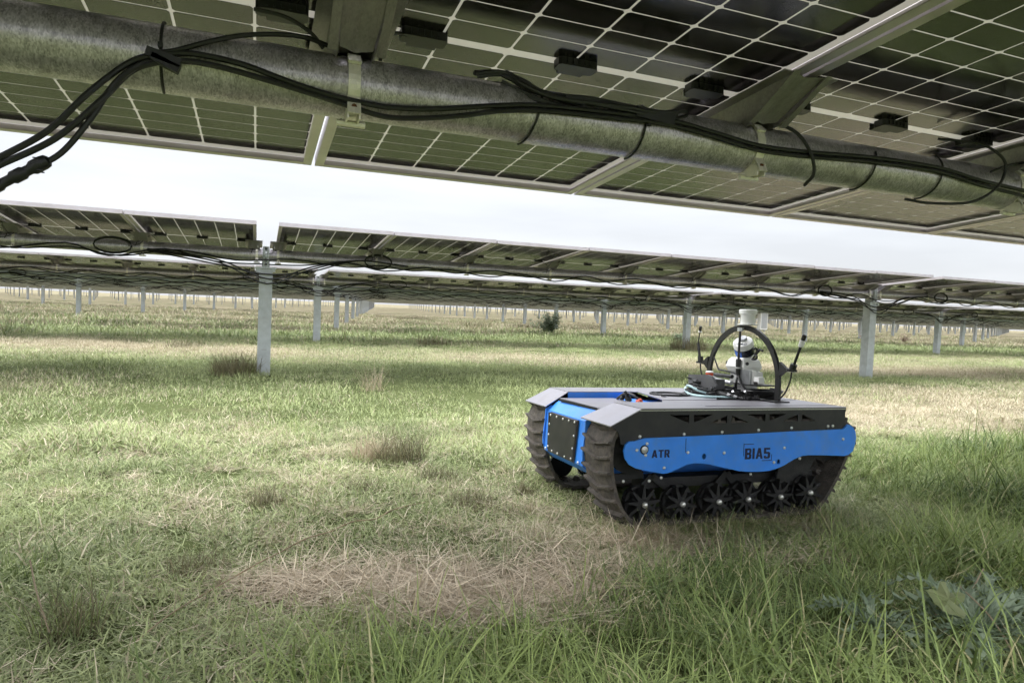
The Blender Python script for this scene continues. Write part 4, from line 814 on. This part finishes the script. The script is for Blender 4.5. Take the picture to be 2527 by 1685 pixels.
# tufts, weeds and stems one can pick out
def tuft(x, y, r_, h, n_, mat, label, seed, cat='grass tuft', name='grass_tuft', dry=False, w=(.0015, .003)):
    me = blade_mesh(name, mat, int(n_ * 1.5), r_, h * .6, h * 1.3, w[0] * 1.15, w[1] * 1.15, .5, .8, seed)
    o = obj(name, me, None, (x, y, bump_at(x, y) - .004)); tag(o, label, cat); return o
tuft(.70, 3.36, .13, .2, 300, 'weed_dark', 'brown wispy dry tuft standing highest left of the robot', 21)
tuft(.56, 3.45, .1, .16, 160, 'grass_straw', 'thin pale tuft just left of the big brown tuft', 22)
tuft(.79, 2.95, .09, .1, 200, 'weed_dark', 'small brown tuft below the big dry tuft', 23)
tuft(.05, 2.72, .06, .1, 220, 'weed_dark', 'small dark olive tuft alone in the mown grass at centre left', 24)
tuft(.83, 2.54, .09, .09, 200, 'weed_dark', 'brown tuft in front of the robot track', 25)
tuft(-.15, 2.12, .08, .09, 180, 'weed_dark', 'dull brown tuft left of the straw patch', 26)
tuft(-.60, 2.2, .07, .1, 120, 'grass_long', 'dark green tuft cut by the left edge', 27)
tuft(-.42, 1.84, .08, .12, 110, 'grass_long', 'dark grass tuft in the bottom left corner', 28)
tuft(-.40, 1.80, .07, .15, 90, 'weed_dark', 'few brown stalks in the bottom left tuft', 29)
tuft(1.12, 2.69, .05, .08, 120, 'weed_dark', 'small brown tuft just before the robot front track', 41)
tuft(.42, 2.82, .07, .08, 130, 'weed_dark', 'low dark wisp of grass between the small olive tuft and the brown tufts', 42)
tuft(.97, 2.37, .06, .07, 120, 'weed_dark', 'brown tuft above the right half of the straw patch', 43)
tuft(.27, 4.22, .12, .08, 150, 'grass_long', 'dark green flattened patch in the mown grass above the olive tuft', 44)
tuft(.03, 1.93, .03, .05, 60, 'weed_dark', 'tiny brown knot in the grass at the left end of the straw', 45)
tuft(.22, 1.66, .05, .07, 110, 'grass_long', 'green tuft on the lower left edge of the straw patch', 46)
tuft(1.36, 2.03, .07, .09, 140, 'grass_straw', 'pinkish dry tuft under the front road wheel', 47)
tuft(7.6, 23.5, .7, .35, 200, 'weed_dark', 'dark low weed far off left of the green bush', 48, 'weed', 'weed', w=(.01, .02))
tuft(10.3, 25.0, .6, .3, 200, 'weed_dark', 'dark low weed far off nearer the green bush', 49, 'weed', 'weed', w=(.01, .02))
tuft(4.5, 13.6, .35, .16, 160, 'weed_dark', 'small dark weed in the dry strip left of centre', 50, 'weed', 'weed', w=(.006, .012))
tuft(-1.05, 11.2, .25, .2, 200, 'weed_dark', 'brown tussock in the pink straw strip left of the left post', 51, 'weed', 'weed', w=(.004, .008))
tuft(1.02, 6.2, .12, .3, 60, 'grass_straw', 'tall thin straw stalks in the middle distance', 30)
tuft(-.2, 7.5, .24, .27, 420, 'weed_dark', 'brown weed clump at the foot of the left grey post', 31, 'weed', 'weed', w=(.003, .006))
tuft(-.08, 7.5, .1, .12, 160, 'grass_long', 'low green growth beside the foot of the left grey post', 32, 'weed', 'weed', w=(.003, .006))
tuft(3.4, 13.3, .35, .22, 180, 'weed_dark', 'dark rank weed around a post of the third row', 33, 'weed', 'weed', w=(.006, .012))
tuft(9.7, 13.4, .45, .4, 360, 'weed_dark', 'brown weeds at a third row post behind the robot', 34, 'weed', 'weed', w=(.006, .012))
def shrub(x, y, h, r_, seed, label, n_=900, mat='shrub_green'):
    root = empty('shrub', (x, y, bump_at(x, y))); tag(root, label, 'shrub'); rr = random.Random(seed); tw = MB(); lf = MB()
    for k in range(26):
        a = rr.uniform(0, 6.28); e = rr.uniform(.2, 1.1); L = h * rr.uniform(.55, 1.05); d = Vector((math.cos(a) * math.sin(e), math.sin(a) * math.sin(e), math.cos(e))); P = [Vector((0, 0, 0))]
        for j in range(5): d = (d + Vector((rr.uniform(-.25, .25), rr.uniform(-.25, .25), .12))).normalized(); P.append(P[-1] + d * L / 5)
        tw.tube(P, .006, 5, rf=lambda t: .008 * (1 - t) + .0015)
        for q in range(n_ // 26):
            t = rr.uniform(.2, 1) * 5; i = min(4, int(t)); p = P[i].lerp(P[i + 1], t - i) + Vector((rr.gauss(0, r_ * .07), rr.gauss(0, r_ * .07), rr.gauss(0, r_ * .06))); s = rr.uniform(.02, .055); u = Vector((rr.gauss(0, 1), rr.gauss(0, 1), rr.gauss(0, 1))).normalized(); v = u.orthogonal().normalized()
            lf.add([p - u * s, p + v * s * .4, p + u * s, p - v * s * .4], [(0, 1, 2, 3)])
    tw.build('stem', 'twig_brown', root); lf.build('foliage', mat, root)
shrub(9.2, 20.6, .8, 1.0, 1, 'leafy green bush between two posts in the middle distance', 2600)
shrub(24.5, 21.2, .6, .8, 2, 'sparse dark bush right of the big right hand post', 300, 'twig_brown')
shrub(28.2, 22.4, .6, .8, 3, 'sparse dark bush further right, second of two', 300, 'twig_brown')
shrub(11.9, 17.0, .3, .5, 4, 'low grey green weed left of a far post', 500)
# long dry stem lying across the grass
sm = MB(); sm.tube(smooth_path([(.64, 2.56, .03), (.5, 2.47, .038), (.42, 2.4, .03), (.33, 2.355, .04), (.25, 2.3, .03), (.16, 2.21, .042), (.08, 2.14, .03), (.02, 2.05, .038), (-.1, 1.91, .028), (-.18, 1.78, .034), (-.24, 1.66, .03)], 6), .004, 6, rf=lambda t: .0035 * (1 - t * .5))
tag(sm.build('dry_stem', 'stem_tan'), 'long thin brown stem lying across the grass left of the straw patch', 'stem')
for i, (P, lb) in enumerate([([(-.5, 1.88, .16), (-.47, 1.82, .1), (-.43, 1.76, .03)], 'pale bent stalk leaning at the bottom left'), ([(1.78, 1.2, .12), (1.72, 1.08, .1), (1.66, .98, .06)], 'pale grass stalk slanting across the thistle'), ([(1.95, 1.25, .13), (1.82, 1.2, .1), (1.66, 1.19, .05)], 'long pale stalk at lower right beyond the thistle')]):
    q = MB(); q.tube(smooth_path(P, 5), .002, 5); tag(q.build('grass_stalk', 'grass_straw'), lb, 'grass stalk')
# thistle with grey spiny leaves, bottom right
def thistle(x, y, size, seed, label, nl=11):
    root = empty('thistle', (x, y, bump_at(x, y) + .05)); tag(root, label, 'thistle'); rr = random.Random(seed)
    for k in range(nl):
        a = 6.283 * k / nl + rr.uniform(-.25, .25); L = size * rr.uniform(.7, 1.15); V = []; F = []; S = []; N = 9; rise = rr.uniform(.3, 1.0)
        mid = []
        for i in range(N + 1):
            t = i / N; rad = L * t; mid.append(Vector((math.cos(a) * rad, math.sin(a) * rad, L * (rise * t - (.4 + .5 * rise) * t ** 2.4))))
        per = Vector((-math.sin(a), math.cos(a), 0))
        for i in range(N):
            w = L * .15 * rr.uniform(.5, 1.3) * (math.sin(math.pi * (i + .5) / N) ** .7) + .003; p, q = mid[i], mid[i + 1]; sh = (rr.random() ** 1.5, 1, 0, 1); o = len(V)
            for s in (-1, 1):
                tip = p.lerp(q, 1.35) + per * s * w * rr.uniform(.9, 1.3) + Vector((0, 0, rr.uniform(.0, .03))); tip2 = p.lerp(q, .7) + per * s * w * .75 + Vector((0, 0, -.01))
                o = len(V); V += [p, q, q.lerp(tip, .45) + Vector((0, 0, .004)), tip, p.lerp(tip2, .5), tip2]; F += [(o, o + 1, o + 2, o + 4) if s < 0 else (o + 4, o + 2, o + 1, o), (o + 1, o + 3, o + 2), (o, o + 4, o + 5)]; S += [sh] * 3
        me = bpy.data.meshes.new('leaf'); me.from_pydata([tuple(v) for v in V], [], F); ca = me.color_attributes.new('shade', 'FLOAT_COLOR', 'CORNER'); ca.data.foreach_set('color', [c for s, f in zip(S, F) for _ in f for c in s]); me.materials.append(MAT['thistle_leaf'])
        obj('leaf', me, root)
thistle(1.72, 1.1, .22, 1, 'large grey spiny thistle rosette at the bottom right corner', 26)
thistle(1.9, 1.2, .17, 2, 'second grey thistle, behind and right of the broad pale leaf', 11)
thistle(1.47, 1.2, .14, 3, 'smaller grey thistle left of the broad pale leaf', 10)
lv = MB(); P = []
for i in range(22):
    a = 6.283 * i / 22; r_ = .042 * (1 + .22 * math.cos(5 * a) + .08 * math.sin(3 * a)) * (1 if i % 2 else .9); P.append((r_ * math.cos(a), r_ * math.sin(a)))
lv.v = [(0, 0, .002)] + [(x, y, .012 * math.cos(5 * math.atan2(y, x)) - 2.5 * (x * x + y * y)) for x, y in P]; lv.f = [(0, i + 1, (i + 1) % 22 + 1) for i in range(22)]; lv.mi = [0] * 22
me = lv.mesh('broad_leaf', 'broad_leaf', True); ca = me.color_attributes.new('shade', 'FLOAT_COLOR', 'CORNER'); ca.data.foreach_set('color', [.5, 1, 0, 1] * len(me.loops))
lo = obj('broad_leaf', me, None, (1.64, 1.13, .13)); lo.rotation_euler = (R(42), R(-8), R(-10)); tag(lo, 'broad pale yellow green lobed leaf held above the thistle', 'leaf')

# small white inverter cabinets among the far rows
for (x, y, w, h, lb) in ((27.5, 31.0, .5, 1.1, 'slim white cabinet on a stand just behind the robot mast'),):
    r_ = empty('cabinet', (x, y, 0)); tag(r_, lb, 'cabinet'); q = MB(); q.box((0, 0, h / 2 + .25), (w, w * .6, h)); q.build('body', 'white_paint', r_)
    q = MB(); q.box((-w * .35, 0, .1), (.06, .1, .4)); q.box((w * .35, 0, .1), (.06, .1, .4)); q.build('leg', 'post_steel', r_); q = MB(); q.box((0, -w * .3 - .01, h / 2 + .25), (w * .8, .012, h * .85)); q.build('door', 'heatsink_grey', r_)
